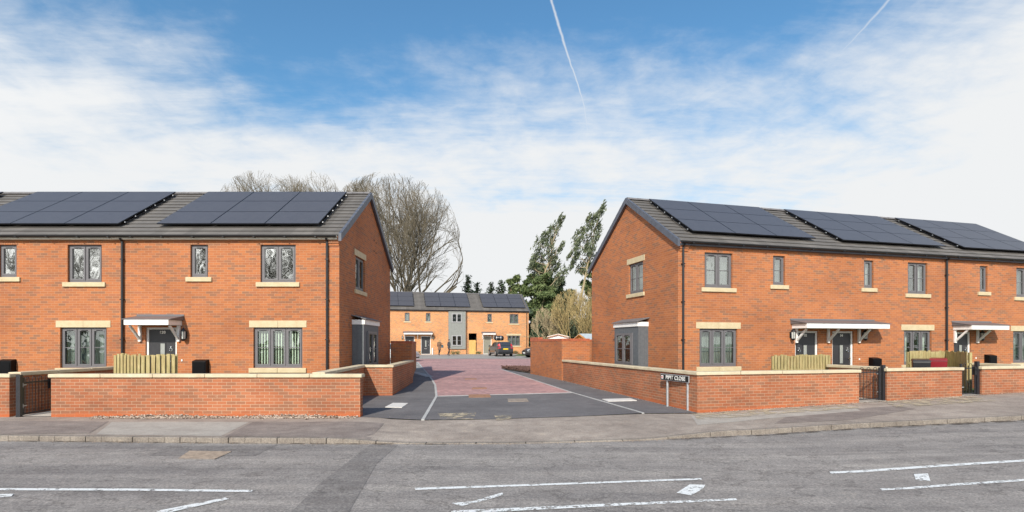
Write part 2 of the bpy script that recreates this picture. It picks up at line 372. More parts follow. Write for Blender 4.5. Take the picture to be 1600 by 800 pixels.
def sheet(name, pts, mat, off, dip=None, kind='structure', thick=0, grid=True, build=True):
    bm = bmesh.new(); vs = [bm.verts.new((x,y,0)) for x,y in pts]; f = bm.faces.new(vs)
    if f.normal.z < 0: f.normal_flip()
    x0,x1 = min(p[0] for p in pts), max(p[0] for p in pts); y0,y1 = min(p[1] for p in pts), max(p[1] for p in pts)
    if grid:
        for x in range(max(-40,math.ceil(x0)), min(40,math.floor(x1))+1):
            bmesh.ops.bisect_plane(bm, geom=bm.verts[:]+bm.edges[:]+bm.faces[:], plane_co=(x,0,0), plane_no=(1,0,0))
        for y in range(max(-8,math.ceil(y0)), min(80,math.floor(y1))+1):
            bmesh.ops.bisect_plane(bm, geom=bm.verts[:]+bm.edges[:]+bm.faces[:], plane_co=(0,y,0), plane_no=(0,1,0))
    if thick:
        r = bmesh.ops.extrude_face_region(bm, geom=bm.faces[:])
        vv = [e for e in r['geom'] if isinstance(e, bmesh.types.BMVert)]
        tops = set(vv)
    for v in bm.verts:
        z = g(v.co.x, v.co.y)+off
        if dip: z += dip(v.co.x, v.co.y)
        if thick and v not in tops: z -= thick
        v.co.z = z
    bmesh.ops.recalc_face_normals(bm, faces=bm.faces)
    me = bpy.data.meshes.new(name); bm.to_mesh(me); bm.free(); me.materials.append(mat)
    if not thick:
        if len(me.polygons) and me.polygons[0].normal.z < 0: me.flip_normals()
    o = bpy.data.objects.new(name, me); C.objects.link(o)
    if kind: o['kind'] = kind
    return o

# kerb line along the main road (back edge of the road)
KL = [(-40,10.55),(-20,10.42),(-9.67,10.27),(-5.9,10.06),(-2.8,9.95),(0,9.95),(2.43,10.28),(4.3,10.85),(7.2,11.45),(11.3,12.0),(20,13.9),(40,19)]
def kerb_y(x):
    for (a,b),(c,d) in zip(KL[:-1], KL[1:]):
        if x <= c: return b+(d-b)*(x-a)/(c-a)
    return KL[-1][1]
def dipf(x, y):    # dropped crossing of the pavement at the mouth of the close
    k = cl((x+3.2)/1.2,0,1)*cl((4.2-x)/1.4,0,1)
    return -.085*k*cl((12.2-y)/2.2,0,1)
RO = -.096
road_pts = [(-60,-12),(60,-12),(60,24)]+[(x,y+.0) for x,y in reversed(KL)]+[(-60,10.8)]
sheet('road', road_pts, M['road'], RO)
P1 = (-3.65,12.93); W0 = (4.65,13.65)
def PR(t, n=0): return (4.65+.9703*t-.2419*n, 13.65+.2419*t+.9703*n)
pb = [(-40,13.6),(-12,12.93+.6),(-11.5,13.6),(-3.6,13.1), G(612,655), G(660,657), G(760,655.5), G(900,651), G(1005,646.5), (W0[0]-.1,W0[1]-.15), PR(1,.1), PR(9,.1), PR(9.4,.5), PR(18,.2), (40,23)]
pave_pts = [(x,y+.13) for x,y in KL]+list(reversed(pb))
sheet('pavement', pave_pts, M['pavement'], 0, dipf)
# kerb stones
mb = MB(); x = -40.0
while x < 39:
    L = .915; n = 3; x2 = min(x+L, 40)
    if True:
        for q in range(n):
            xa = x+(x2-x)*q/n; xb = x+(x2-x)*(q+1)/n
            if q == n-1: xb -= .012
            ya, yb = kerb_y(xa), kerb_y(xb); p = []
            for (xx,yy) in ((xa,ya),(xb,yb),(xb,yb+.135),(xa,ya+.135)): p.append((xx,yy,g(xx,yy)-.3))
            for (xx,yy,e) in ((xa,ya,.0),(xb,yb,.0),(xb,yb+.135,0),(xa,ya+.135,0)): p.append((xx,yy,g(xx,yy)+.006+dipf(xx,yy)))
            mb.hexa(p)
    x = x2+.0
o = mb.build('kerb', M['kerb'], bevel=.012); tag(o, kind='structure')
# gardens / plots behind the walls
sheet('lawn', [(-60,13.02),(-12,13.02),(-4.7,13.02),(-4.9,17.8),(-4.0,17.9),(-4.3,23.5),(-8,42),(-60,60)], M['grass'], -.03)
sheet('lawn_east', [(2.35,23.8),(4.7,13.8),PR(9,.15),PR(36,.15),(55,60),(5,60),(1.1,28.6)], M['grass'], -.03)
# the close: apron, block paving, footpaths
KLft = [(652.6,566),(672,588.7),(680,601.7),(682,619.6),(660.7,656.3)]
KRt = [(781,576.4),(894.7,614),(1005,645.9)]
kl = [G(*p) for p in KLft]; kr = [G(*p) for p in KRt]
far_grey_y = 49.5
sheet('footpath', [(-3.7,12.95), kl[4], kl[3], kl[2], kl[1], G(645,578), (-4.3,23.2), (-4.0,17.9),(-4.9,17.9),(-4.6,13.0)], M['newasphalt'], .004)
sheet('footpath_east', [kr[2], (4.72,13.62),(2.33,23.9),(1.0,28.7), G(781,576.4), kr[1]], M['newasphalt'], .004)
sheet('apron', [kl[4], G(760,655.5), G(900,651), kr[2], kr[1], kl[3]], M['newasphalt'], .008)
sheet('block_paving', [kl[3], kr[1], kr[0], (1.2,31),(3.5,40),(12,50),(-10,49.0), kl[0], kl[1], kl[2]], M['redpave'], .008)
sheet('grey_paving', [(-22,48.8),(-10,48.9),(12,49.9),(14,66),(-22,61.5)], M['greypave'], .004)
sheet('parking_bays', [G(645,578), kl[1], kl[0], (-10,48.9),(-22,48.8),(-20,40),(-9,30)], M['greypave'], .002)
def strip(name, pts, w, mat, off, h=.0):
    mb = MB()
    for a, b in zip(pts[:-1], pts[1:]):
        A = Vector((*a,0)); B = Vector((*b,0)); n = max(1,int((B-A).length)); d = (B-A).normalized(); s = Vector((-d.y,d.x,0))*w/2
        for i in range(n):
            p = A+(B-A)*i/n; q = A+(B-A)*(i+1)/n
            pts8 = []
            for zz in (-.12, off):
                for e in (p-s, q-s, q+s, p+s): pts8.append((e.x,e.y,g(e.x,e.y)+zz))
            mb.hexa(pts8)
    return tag(mb.build(name, mat), kind='structure')
strip('edging_kerb', kl, .075, M['kerbwhite'], .018)
strip('edging_kerb_east', kr, .065, M['kerbwhite'], .018)
strip('paving_threshold', [kl[3], kr[1]], .10, M['kerbwhite'], .016)
strip('far_paving_edge', [(-10,49.0),(12,49.95)], .3, M['kerb'], .014)
strip('bay_edge', [G(645,581), kl[1]], .4, M['kerbwhite'], .012)
sheet('soil_bed', [G(781,575.5), (1.05,28.8),(1.5,33),(2.5,38),(.4,33.5)], M['soil'], .02)
sheet('far_lawn', [(.2,58),(2.2,55.5),(12,57),(14,70),(1.0,66)], M['grass'], .012)
sheet('garden_path', [(-11.88,12.95),(-10.9,12.95),(-10.9,16.5),(-11.88,16.5)], M['concrete'], .012)
sheet('garden_path_east', [PR(4.97,-.02),PR(5.93,-.02),PR(5.93,3.6),PR(4.97,3.6)], M['concrete'], .012)
sheet('garden_step_east', [PR(8.62,-.02),PR(9.37,-.02),PR(9.37,.5),PR(8.62,.5)], M['concrete'], .012)
# pavement and road patches
def pimg(name, pts, mat, off, dip=None):
    return sheet(name, [G(px,py,off if off < 0 else 0) for px,py in pts], mat, off, dip)
pimg('pavement_patch', [(175,659.5),(390,659.5),(345,681.5),(150,679)], M['pave_pale'], .004, dipf)
pimg('pavement_patch_dark', [(0,658),(170,658.5),(140,677),(0,679)], M['pave_dark'], .005, dipf)
pimg('pavement_patch_mid', [(395,659.5),(560,659),(600,661),(578,684),(352,682)], M['pave_dark'], .005, dipf)
pimg('pavement_patch_east', [(1235,648),(1400,634),(1430,639),(1330,656),(1210,662)], M['pave_dark'], .004, dipf)
pimg('pavement_patch_sand', [(1080,650),(1330,634),(1345,642),(1200,654),(1090,664)], M['pave_pale'], .0045, dipf)
pimg('road_trench', [(578,695),(622,695),(588,725),(545,800),(455,800),(500,755)], M['trench'], RO+.004)
pimg('road_patch', [(265,697),(432,696),(398,712),(232,712)], M['trench'], RO+.004)
def paint(name, pts, mat=M['paint']):
    o = sheet(name, [G(px,py,RO) for px,py in pts], mat, RO+.008); o['kind'] = 'structure'; return o
paint('road_marking', [(-5,763.6),(200,764.2),(395,766.5),(393,769.8),(200,767.6),(-5,766.9)])
paint('road_marking', [(-3,773),(21,772.3),(18,776.5),(-3,778.5)])
paint('road_marking', [(244,799.5),(352,778.3),(358,780.8),(252,804.5)])
paint('road_marking', [(648,763.2),(850,756.5),(1095,747.8),(1097,750.4),(850,759.4),(649,766.6)])
paint('road_marking', [(703,787),(738,784.5),(765,776),(785,770.5),(786,774),(762,782),(722,791.5)], M['paintworn'])
paint('road_marking', [(1057,771),(1078,757.5),(1102,758.5),(1098,765),(1080,775)])
paint('road_marking', [(705,799),(900,790),(1150,779.5),(1152,782.5),(900,794.5),(705,804)], M['paintworn'])
paint('road_marking', [(1296,737.8),(1450,728),(1606,718.3),(1606,721.5),(1450,731.5),(1298,741)])
paint('road_marking', [(1428,741.5),(1450,740.5),(1454,753),(1431,751)])
paint('road_marking', [(1375,764.3),(1490,756.5),(1606,748.8),(1606,752),(1490,760),(1378,767.2)], M['paintworn'])
def patchm(name, col, lo, hi, sc):
    t = NT(name); n = t.noise(t.coord('Object', (1,1,1)), sc, 6, .7); tr = t.n('ShaderNodeBsdfTransparent'); mx = t.n('ShaderNodeMixShader'); t.l(t.ramp(n, [(lo,(0,0,0)),(hi,(.9,.9,.9))]), mx.inputs[0])
    t.fin(col, .95); t.l(tr.outputs[0], mx.inputs[1]); t.l(t.b.outputs[0], mx.inputs[2]); t.l(mx.outputs[0], t.out.inputs['Surface']); return t.mat
M['sand'] = patchm('spilt_sand', (.47,.39,.27), .44, .60, 3.5)
for q in ([(684,646),(744,645),(740,656),(690,657)],[(772,650),(800,649),(798,656),(776,657)],[(1080,646),(1340,632),(1342,638),(1090,656)],[(1380,628),(1520,620),(1560,627),(1400,637)]):
    pimg('sand_scuff', q, M['sand'], .016, dipf)
M['damp'] = patchm('dark_gutter_silt', (.10,.075,.055), .42, .62, 4.0)
def gut(x0, x1, w): return [(x0,kerb_y(x0)-.005),(x1,kerb_y(x1)-.005),(x1,kerb_y(x1)-w),(x0,kerb_y(x0)-w*.7)]
for x0,x1,w in ((-4.2,-1.2,.10),(-9.5,-4.4,.07),(3.0,7.2,.16),(7.3,11.5,.22)): sheet('gutter_silt', gut(x0,x1,w), M['damp'], RO+.012)
# covers set in the ground
def cover(label, pts, mat, off, name='access_cover', cat='manhole cover'):
    base = [G(px,py,off if off<0 else 0) for px,py in pts]
    o = sheet(name, base, mat, off+.022, thick=.02, kind=None); tag(o, label, cat); return o
cover('pale square cover in the dark footpath beside the left garden wall', [(614,630.5),(638,630.8),(628,637.5),(602,636.8)], M['cover'], 0)
cover('pale oblong cover in the dark footpath beside the street name sign wall', [(941,624.3),(985,623.3),(995,626.6),(950,627.8)], M['cover'], 0)
cover('rusty orange cover on the joint between asphalt apron and red paving', [(732,617.3),(765,617.0),(767,621.2),(732.5,621.6)], M['rust'], 0)
cover('brown cover in the middle of the dark asphalt apron', [(793,624),(823,623.5),(826,627.8),(794,628.3)], M['iron'], 0)
cover('thin brown cover in the red paving nearer the apron', [(739,606.3),(760,606),(761,607.8),(737,608.2)], M['rust'], 0)
cover('thin brown cover in the red paving farther from the apron', [(727,591.9),(744,591.7),(745,593),(726,593.2)], M['rust'], 0)
# road gully grating
gp = [G(296,705.5,RO),G(362,706.5,RO),G(335,718.5,RO),G(278,717.5,RO)]
gr = thing('drain_grating','worn ridged iron cover set in the road near the left kerb','drain',(gp[0][0],gp[0][1],g(*gp[0])+RO))
A=[Vector((p[0]-gp[0][0],p[1]-gp[0][1],0)) for p in gp]
mb=MB()
for k in range(9):
    f0=k/9; f1=(k+.55)/9
    l=[A[0].lerp(A[3],f0),A[1].lerp(A[2],f0),A[1].lerp(A[2],f1),A[0].lerp(A[3],f1)]
    mb.hexa([(p.x,p.y,-.03) for p in (l[3],l[2],l[1],l[0])]+[(p.x,p.y,.016) for p in (l[3],l[2],l[1],l[0])])
mb.build('grating_bars', M['iron'], gr)
mb=MB(); mb.hexa([(p.x,p.y,-.03) for p in (A[3],A[2],A[1],A[0])]+[(p.x,p.y,.008) for p in (A[3],A[2],A[1],A[0])]); mb.build('grating_frame', M['trench'], gr)
# sandy scuffs on the apron, loose gravel at the wall foot, mulch in the bed
mb = MB()
for _ in range(7000):
    x = random.uniform(-9.9,-3.65); dd_ = abs(random.gauss(0,.12)); y = 12.88-dd_
    dens = .35+.65*(math.sin(x*2.1)+1)/2
    if random.random() > dens: continue
    r = random.choice((.008,.011,.014,.018,.026)); mb.lump((x,y,g(x,y)+r*.4+max(0,.07*dens*(1-dd_/.14))*random.random()), r, random.choice((0,0,1,2)), .7)
tag(mb.build('gravel', [M['stonechip'], M['palechip'], M['darkchip']]), kind='stuff')
mb = MB()
for _ in range(900):
    x = random.uniform(-3.0, 6); y = random.uniform(10.2, 13.2); r = random.choice((.004,.006,.008)); mb.lump((x,y,g(x,y)+dipf(x,y)+.006), r, 0, .7)
for _ in range(500):
    x = random.uniform(-10, 11); y = kerb_y(x)-abs(random.gauss(0,.06))-.02; r = random.choice((.006,.008,.012)); mb.lump((x,y,g(x,y)+RO+.008), r, 0, .6)
tag(mb.build('loose_grit', M['stonechip']), kind='stuff')
mb = MB(); bp = [G(781,575.5), (1.05,28.8),(1.5,33),(.4,33.5)]
for _ in range(1500):
    u=random.random(); w=random.random(); a=Vector(bp[0]).lerp(Vector(bp[1]),u); b=Vector(bp[3]).lerp(Vector(bp[2]),u); p=a.lerp(b,w)
    mb.lump((p.x,p.y,g(p.x,p.y)+.05+random.random()*.12), random.uniform(.03,.08), 0, .6)
tag(mb.build('mulch', M['mulch']), kind='stuff')

mb = MB()
for _ in range(700):
    t_ = random.uniform(.1,12); p = PR(t_, -abs(random.gauss(0,.09))-.02); mb.lump((p[0],p[1],g(*p)+.012), random.choice((.007,.010,.015)), random.choice((0,1,2)), .6)
for _ in range(500):
    a = random.random(); p = Vector(W0).lerp(Vector((2.25,23.95)),a)+Vector((-abs(random.gauss(0,.07))-.02,-.02)); mb.lump((p.x,p.y,g(p.x,p.y)+.014), random.choice((.006,.010)), random.choice((0,1,2)), .6)
tag(mb.build('wall_foot_litter', [M['stonechip'],M['palechip'],M['darkchip']]), kind='stuff')
# ------------------------------------------------------------------ text
def text_mesh(name, s, size, mat, parent, mtx, depth=.004, bold=0):
    cu = bpy.data.curves.new(name, 'FONT'); cu.body = s; cu.size = size; cu.extrude = depth; cu.align_x = 'CENTER'; cu.align_y = 'CENTER'; cu.offset = bold; cu.space_character = 1.08
    to = bpy.data.objects.new(name+'_tmp', cu); C.objects.link(to)
    dg = bpy.context.evaluated_depsgraph_get(); dg.update()
    me = bpy.data.meshes.new_from_object(to.evaluated_get(dg)); bpy.data.objects.remove(to); me.name = name
    me.transform(mtx); me.materials.clear(); me.materials.append(mat)
    o = bpy.data.objects.new(name, me); C.objects.link(o); o.parent = parent; return o
UPX = Matrix.Rotation(R(90), 4, 'X')   # text upright, read from -y

# ------------------------------------------------------------------ houses
PITCH = R(31.8); TP = math.tan(PITCH); CPp = math.cos(PITCH); SPp = math.sin(PITCH)
DEP = 7.1; EO = .15; EZ = 5.13           # depth, eaves overhang, height of the roof edge
def roofz(y): return EZ+(y+EO)*TP
RZ = roofz(DEP/2)

def wall_quads(mb, x0, x1, z0, z1, ops, rev=.10):
    """front wall sheet in the plane y=0 with openings (a,b,c,d) and reveals"""
    X = sorted({x0,x1}|{v for o in ops for v in o[:2]}); Z = sorted({z0,z1}|{v for o in ops for v in o[2:]})
    for a,b in zip(X[:-1],X[1:]):
        for c,d in zip(Z[:-1],Z[1:]):
            mx,mz = (a+b)/2,(c+d)/2
            if any(o[0]<mx<o[1] and o[2]<mz<o[3] for o in ops): continue
            mb.poly([(a,0,c),(b,0,c),(b,0,d),(a,0,d)])
    for a,b,c,d in ops:
        mb.poly([(a,0,c),(a,rev,c),(a,rev,d),(a,0,d)][::-1]); mb.poly([(b,0,c),(b,rev,c),(b,rev,d),(b,0,d)])
        mb.poly([(a,0,d),(b,0,d),(b,rev,d),(a,rev,d)]); mb.poly([(a,0,c),(b,0,c),(b,rev,c),(a,rev,c)][::-1])

def window(parent, xf, x0, x1, z0, z1, lights=2, y=.07, bar=True, gl='glass_up', inside=None, stone=None, stonelint=True, solid=False, label=None, frame='frame'):
    """frame as a part of the house; pane, sill, lintel and blind its sub-parts"""
    m = MB(xf); t = .05; D = .06
    m.box(x0,x0+t,y,y+D,z0,z1); m.box(x1-t,x1,y,y+D,z0,z1)
    m.box(x0+t,x1-t,y,y+D,z1-t,z1); m.box(x0+t,x1-t,y-.012,y+D,z0,z0+t+.01)
    w = (x1-x0-2*t)/lights; st = .055; gx = []
    for i in range(1,lights): m.box(x0+t+w*i-.02,x0+t+w*i+.02,y+.003,y+D-.003,z0+t+.01,z1-t)
    for i in range(lights):
        a = x0+t+w*i+(.02 if i else 0); b = x0+t+w*(i+1)-(.02 if i<lights-1 else 0); c = z0+t+.012; d = z1-t-.002
        yy = y-.018
        m.box(a+.004,a+st,yy,yy+.045,c,d); m.box(b-st,b-.004,yy,yy+.045,c,d)
        m.box(a+st,b-st,yy,yy+.045,c,c+st); m.box(a+st,b-st,yy,yy+.045,d-st,d)
        gx.append((a+st,b-st,c+st,d-st))
        if bar: m.box(a+st,b-st,yy+.012,yy+.03,(c+d)/2-.010,(c+d)/2+.010)
        m.box((a+b)/2-w*.22,(a+b)/2+w*.22,yy-.012,yy-.001,d-st+.012,d-st+.030,1)   # trickle vent
    fr = m.build('window', [M[frame], M['black']], parent)
    if label: fr['label'] = label
    p = MB(xf)
    for a,b,c,d in gx: p.box(a-.01,b+.01,y+.018,y+.024,c-.01,d+.01)
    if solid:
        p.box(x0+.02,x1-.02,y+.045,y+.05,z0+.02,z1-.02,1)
    p.build('pane', [M[gl], M['darkroom']], fr)
    if inside == 'blind':
        b_ = MB(xf); x = x0+t+.05; k = 0
        while x < x1-t-.05:
            an = .040; b_.bar((x,y+.10,z0+.08),(x,y+.10,z1-.1),.052,.004,0,up=(.5,1,0)); x += .088; k += 1
        b_.box(x0+t,x1-t,y+.08,y+.12,z1-.12,z1-.07); b_.build('blind', M['blind'], fr)
    elif inside in ('curtain','net'):
        b_ = MB(xf); mt = M['curtain'] if inside == 'curtain' else M['net']
        spans = [(x0+t,x0+t+(x1-x0)*.27),(x1-t-(x1-x0)*.27,x1-t)] if inside == 'curtain' else [(x0+t,x1-t)]
        for a,b in spans:
            n = max(4,int((b-a)/.045))
            for i in range(n):
                xa = a+(b-a)*i/n; xb = a+(b-a)*(i+1)/n; ya = y+.17+.025*(i%2); yb = y+.17+.025*((i+1)%2)
                b_.poly([(xa,ya,z0+.02),(xb,yb,z0+.02),(xb,yb,z1),(xa,ya,z1)])
        b_.build('curtain', mt, fr)
    if stone is not None:
        s = MB(xf); ov = .13; s.box(x0-ov,x1+ov,-.055,.065,z0-.145,z0-.004)
        if stone == 2:
            s = MB(xf); xm=(x0+x1)/2; s.box(x0-ov,xm-.003,-.055,.065,z0-.155,z0-.004); s.box(xm+.003,x1+ov,-.055,.065,z0-.155,z0-.004)
        s.build('sill', M['stone'], fr, bevel=.012)
        if stonelint and stone == 2:
            s = MB(xf); s.box(x0-ov,xm-.003,-.014,.068,z1+.004,z1+.215); s.box(xm+.003,x1+ov,-.014,.068,z1+.004,z1+.215); s.build('lintel', M['stone'], fr, bevel=.004)
        elif stone == 3:
            s = MB(xf); s.box(x0-ov,x1+ov,-.014,.068,z1+.004,z1+.215); s.build('lintel', M['stone'], fr, bevel=.004)
    return fr

def soldier(mb, x0, x1, z):    # upright bricks above an opening
    x = x0
    while x < x1-.03:
        mb.box(x+.004,x+.068,-.006,.05,z+.006,min(z+.21,4.975)); x += .0745

def door(parent, xf, x0, x1, z0, z1, number=None, mat='door', handle='right', knocker=True, frame='white', numsize=.12):
    d = MB(xf); y = .07; t = .065
    d.box(x0+t+.004,x1-t-.004,y+.01,y+.055,z0+.05,z1-t-.004)
    lf = d.build('door', M[mat], parent)
    f = MB(xf); f.box(x0,x0+t,y-.02,y+.07,z0,z1); f.box(x1-t,x1,y-.02,y+.07,z0,z1); f.box(x0+t,x1-t,y-.02,y+.07,z1-t,z1); f.box(x0+t,x1-t,y-.03,y+.07,z0,z0+.045)
    f.build('door_frame', M[frame], lf, bevel=.004)
    xm = (x0+x1)/2
    if knocker:
        gpn = MB(xf); gpn.box(xm-.07,xm+.07,y+.003,y+.012,z0+.85,z1-.5); gpn.build('door_pane', M['door_glass'], lf)
        tr = MB(xf)
        for s in (-1,1): tr.box(xm+s*.085-.014,xm+s*.085+.014,y-.006,y+.012,z0+.82,z1-.47)
        tr.box(xm-.07,xm+.07,y-.006,y+.012,z1-.5,z1-.47); tr.box(xm-.07,xm+.07,y-.006,y+.012,z0+.82,z0+.85); tr.build('glazing_trim', M['door'], lf)
        k = MB(xf); s = 1 if handle == 'right' else -1; kx = xm+s*.27; kz = z1-.68
        ring = [(kx+.045*math.cos(a),y-.012,kz-.02+.05*math.sin(a)) for a in [i*math.pi/6 for i in range(13)]]
        k.path(ring,.011,5); k.tube((kx,y+.01,kz+.075),(kx,y-.02,kz+.075),.018,.018,8); k.bar((kx,y-.012,kz+.03),(kx,y-.012,kz+.085),.02,.014); k.build('knocker', M['chrome'], lf)
        h = MB(xf); hx = xm+s*.36; h.box(hx-.015,hx+.015,y-.012,y+.012,z0+.93,z0+1.13); h.bar((hx,y-.05,z0+1.03),(hx-s*.11,y-.05,z0+1.03),.02,.02); h.tube((hx,y,z0+1.03),(hx,y-.05,z0+1.03),.01); h.build('handle', M['chrome'], lf)
        l = MB(xf); l.box(xm-.14,xm+.14,y-.002,y+.012,z0+.62,z0+.68); l.build('letter_slot', M['chrome'], lf)
    if number:
        T = (xf or Matrix()) @ Matrix.Translation((xm, y-.002, z1-.155)) @ UPX
        text_mesh('door_number', number, numsize, M['letter'], lf, T, .006, .004)
    return lf

def canopy(parent, x0, x1, zf, brackets, dep=.68):
    """flat lean-to canopy: fascia box, sloping roof sheet, gallows brackets"""
    m = MB(); m.box(x0,x1,-dep,-.001,zf-.16,zf); c = m.build('porch_canopy', M['white'], parent, bevel=.004)
    r = MB(); r.hexa([(x0-.07,-dep-.015,zf+.003),(x1+.07,-dep-.015,zf+.003),(x1+.07,.0,zf+.12),(x0-.07,0,zf+.12),(x0-.07,-dep-.015,zf+.022),(x1+.07,-dep-.015,zf+.022),(x1+.07,0,zf+.145),(x0-.07,0,zf+.145)])
    r.poly([(x0-.06,-dep,zf+.004),(x0-.06,0,zf+.004),(x0-.06,0,zf+.115)]); r.poly([(x1+.06,-dep,zf+.004),(x1+.06,0,zf+.115),(x1+.06,0,zf+.004)])
    r.box(x0-.07,x1+.07,-.02,-.002,zf+.13,zf+.19)
    r.build('canopy_roof', M['frame'], c)
    for bx in brackets:
        b = MB(); b.box(bx-.04,bx+.04,-.075,-.003,zf-.66,zf-.162)
        b.bar((bx,-.06,zf-.58),(bx,-dep*.72,zf-.18),.065,.06,up=(1,0,0)); b.build('bracket', M['white'], c, bevel=.004)
    return c

def wall_lamp(parent, x, z):
    m = MB(); m.lathe([(.03,-.20),(.06,-.165),(.075,-.13)],(x,-.13,z),8); m.lathe([(.085,.10),(.07,.15),(.03,.19),(.012,.22)],(x,-.13,z),8)
    for k in range(6):
        a = k*math.pi/3; m.tube((x+.068*math.cos(a),-.13+.068*math.sin(a),z-.13),(x+.078*math.cos(a),-.13+.078*math.sin(a),z+.10),.009,.009,4)
    m.tube((x,-.01,z-.02),(x,-.07,z-.06),.014); m.box(x-.04,x+.04,-.02,-.002,z-.10,z+.10)
    l = m.build('wall_lamp', M['black'], parent); g_ = MB(); g_.lathe([(.055,-.13),(.068,.10)],(x,-.13,z),8); g_.build('lamp_glass', M['lampglass'], l)

def meter_box(parent, x0, x1, z0, z1):
    m = MB(); m.hexa([(x0,-.20,z0),(x1,-.20,z0),(x1,-.002,z0),(x0,-.002,z0),(x0,-.20,z1-.05),(x1,-.20,z1-.05),(x1,-.002,z1),(x0,-.002,z1)])
    b = m.build('meter_box', M['meter'], parent, bevel=.012); d = MB(); d.box(x0+.03,x1-.03,-.212,-.203,z0+.04,z1-.09); d.build('meter_door', M['meter'], b, bevel=.006)
def pipe(parent, x, ztop=4.98, y=-.06, zb=-.1):
    m = MB(); m.tube((x,y,zb),(x,y,ztop-.05),.038,.038,10); m.tube((x,y,ztop-.05),(x,-.15,ztop+.02),.038,.038,10)
    z = .6
    while z < ztop: m.box(x-.05,x+.05,y-.045,-.0,z,z+.035); z += 1.25
    m.build('downpipe', M['black'], parent)

def solar(parent, a, w, n0=.13, clampside=1, rows=3, cols=3):
    """3 x 3 panels; a is the left end, w the total width"""
    sl = 1.165; base = .62
    def P(x, s, o):   # s along the slope, o outwards
        return (x, -EO+s*CPp-o*SPp, EZ+s*SPp+o*CPp)
    pw = w/cols
    for r_ in range(rows):
        for c_ in range(cols):
            x0 = a+pw*c_+.008; x1 = a+pw*(c_+1)-.008; s0 = base+sl*r_+.006; s1 = base+sl*(r_+1)-.006
            m = MB(); m.hexa([P(x0,s0,n0-.035),P(x1,s0,n0-.035),P(x1,s1,n0-.035),P(x0,s1,n0-.035),P(x0,s0,n0),P(x1,s0,n0),P(x1,s1,n0),P(x0,s1,n0)],0)
            e = .012; m.poly([P(x0+e,s0+e,n0+.0015),P(x1-e,s0+e,n0+.0015),P(x1-e,s1-e,n0+.0015),P(x0+e,s1-e,n0+.0015)],1)
            m.build('solar_panel', [M['panelframe'], M['cells']], parent)
    m = MB()
    for r_ in range(rows):
        for f in (.25,.75):
            s = base+sl*(r_+f); m.bar(P(a-.07,s,n0-.065),P(a+w+.07,s,n0-.065),.045,.045)
    for xx in (a-.045,a+w+.045): m.bar(P(xx,base+sl*.2,n0-.075),P(xx,base+sl*(rows-.2),n0-.075),.02,.02)
    for r_ in range(rows):
        for f in (.25,.75):
            for xx in (a-.05,a+w+.05): m.box(xx-.011,xx+.011,P(0,base+sl*(r_+f),n0)[1]-.02,P(0,base+sl*(r_+f),n0)[1]+.02,P(0,base+sl*(r_+f),n0)[2]-.075,P(0,base+sl*(r_+f),n0)[2]-.045,1)
    m.build('mounting_frame', [M['panelframe'], M['steel']], parent)

def roof(parent, x0, x1, e0, e1):
    """stepped courses of tiles on both slopes; e0/e1 say which end is a gable"""
    xa = x0-(.06 if e0 else 0); xb = x1+(.06 if e1 else 0); n = 13; S = (DEP/2+EO)/CPp
    m = MB()
    for side in (0,1):
        def P(x, s, o):
            y = -EO+s*CPp-o*SPp
            if side: y = DEP-y
            return (x, y, EZ+s*SPp+o*CPp)
        for i in range(n):
            s0 = S*i/n-.02; s1 = S*(i+1)/n
            o0 = .0; o1 = -.030
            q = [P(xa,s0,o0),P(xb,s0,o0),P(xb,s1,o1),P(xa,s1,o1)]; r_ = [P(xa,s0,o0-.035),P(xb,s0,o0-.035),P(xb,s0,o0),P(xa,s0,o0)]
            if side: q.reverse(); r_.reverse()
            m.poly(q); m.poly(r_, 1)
        u = [P(xa,0,-.08),P(xb,0,-.08),P(xb,S,-.08),P(xa,S,-.08)]
        if not side: u.reverse()
        m.poly(u)
    rf = m.build('roof', [M['tile'], M['tile_shadow']], parent)
    m = MB(); x = xa
    while x < xb-.02:
        x2 = min(x+.44, xb); r0 = .12; pts = []
        for xx, rr in ((x,r0+.006),(x2-.01,r0)):
            for k in range(7):
                a = math.pi*(k/6); pts.append((xx, DEP/2+rr*math.cos(a), RZ-.045+rr*.75*math.sin(a)))
        m.add(pts, [(k,k+1,k+8,k+7) for k in range(6)]+[tuple(range(7)),tuple(range(13,6,-1))]); x = x2
    m.build('ridge_tiles', M['ridge'], rf, fixn=True)
    for e, xx, sg in ((e0,xa,-1),(e1,xb,1)):
        if not e: continue
        m = MB()
        for side in (0,1):
            for i in range(n):
                s0 = S*i/n-.015; s1 = S*(i+1)/n-.005; p = []
                for o in (-.17,.022):
                    for dx, s in ((-.045,s0),(.045,s0),(.045,s1),(-.045,s1)):
                        y = -EO+s*CPp-o*SPp*.0; y = DEP-y if side else y
                        oo = o+(.012 if s==s0 and o>0 else 0)
                        p.append((xx+dx+sg*.01, y, EZ+s*SPp+oo/CPp*1.0))
                m.hexa(p)
        m.build('verge_caps', M['verge'], rf, fixn=True)
    return rf

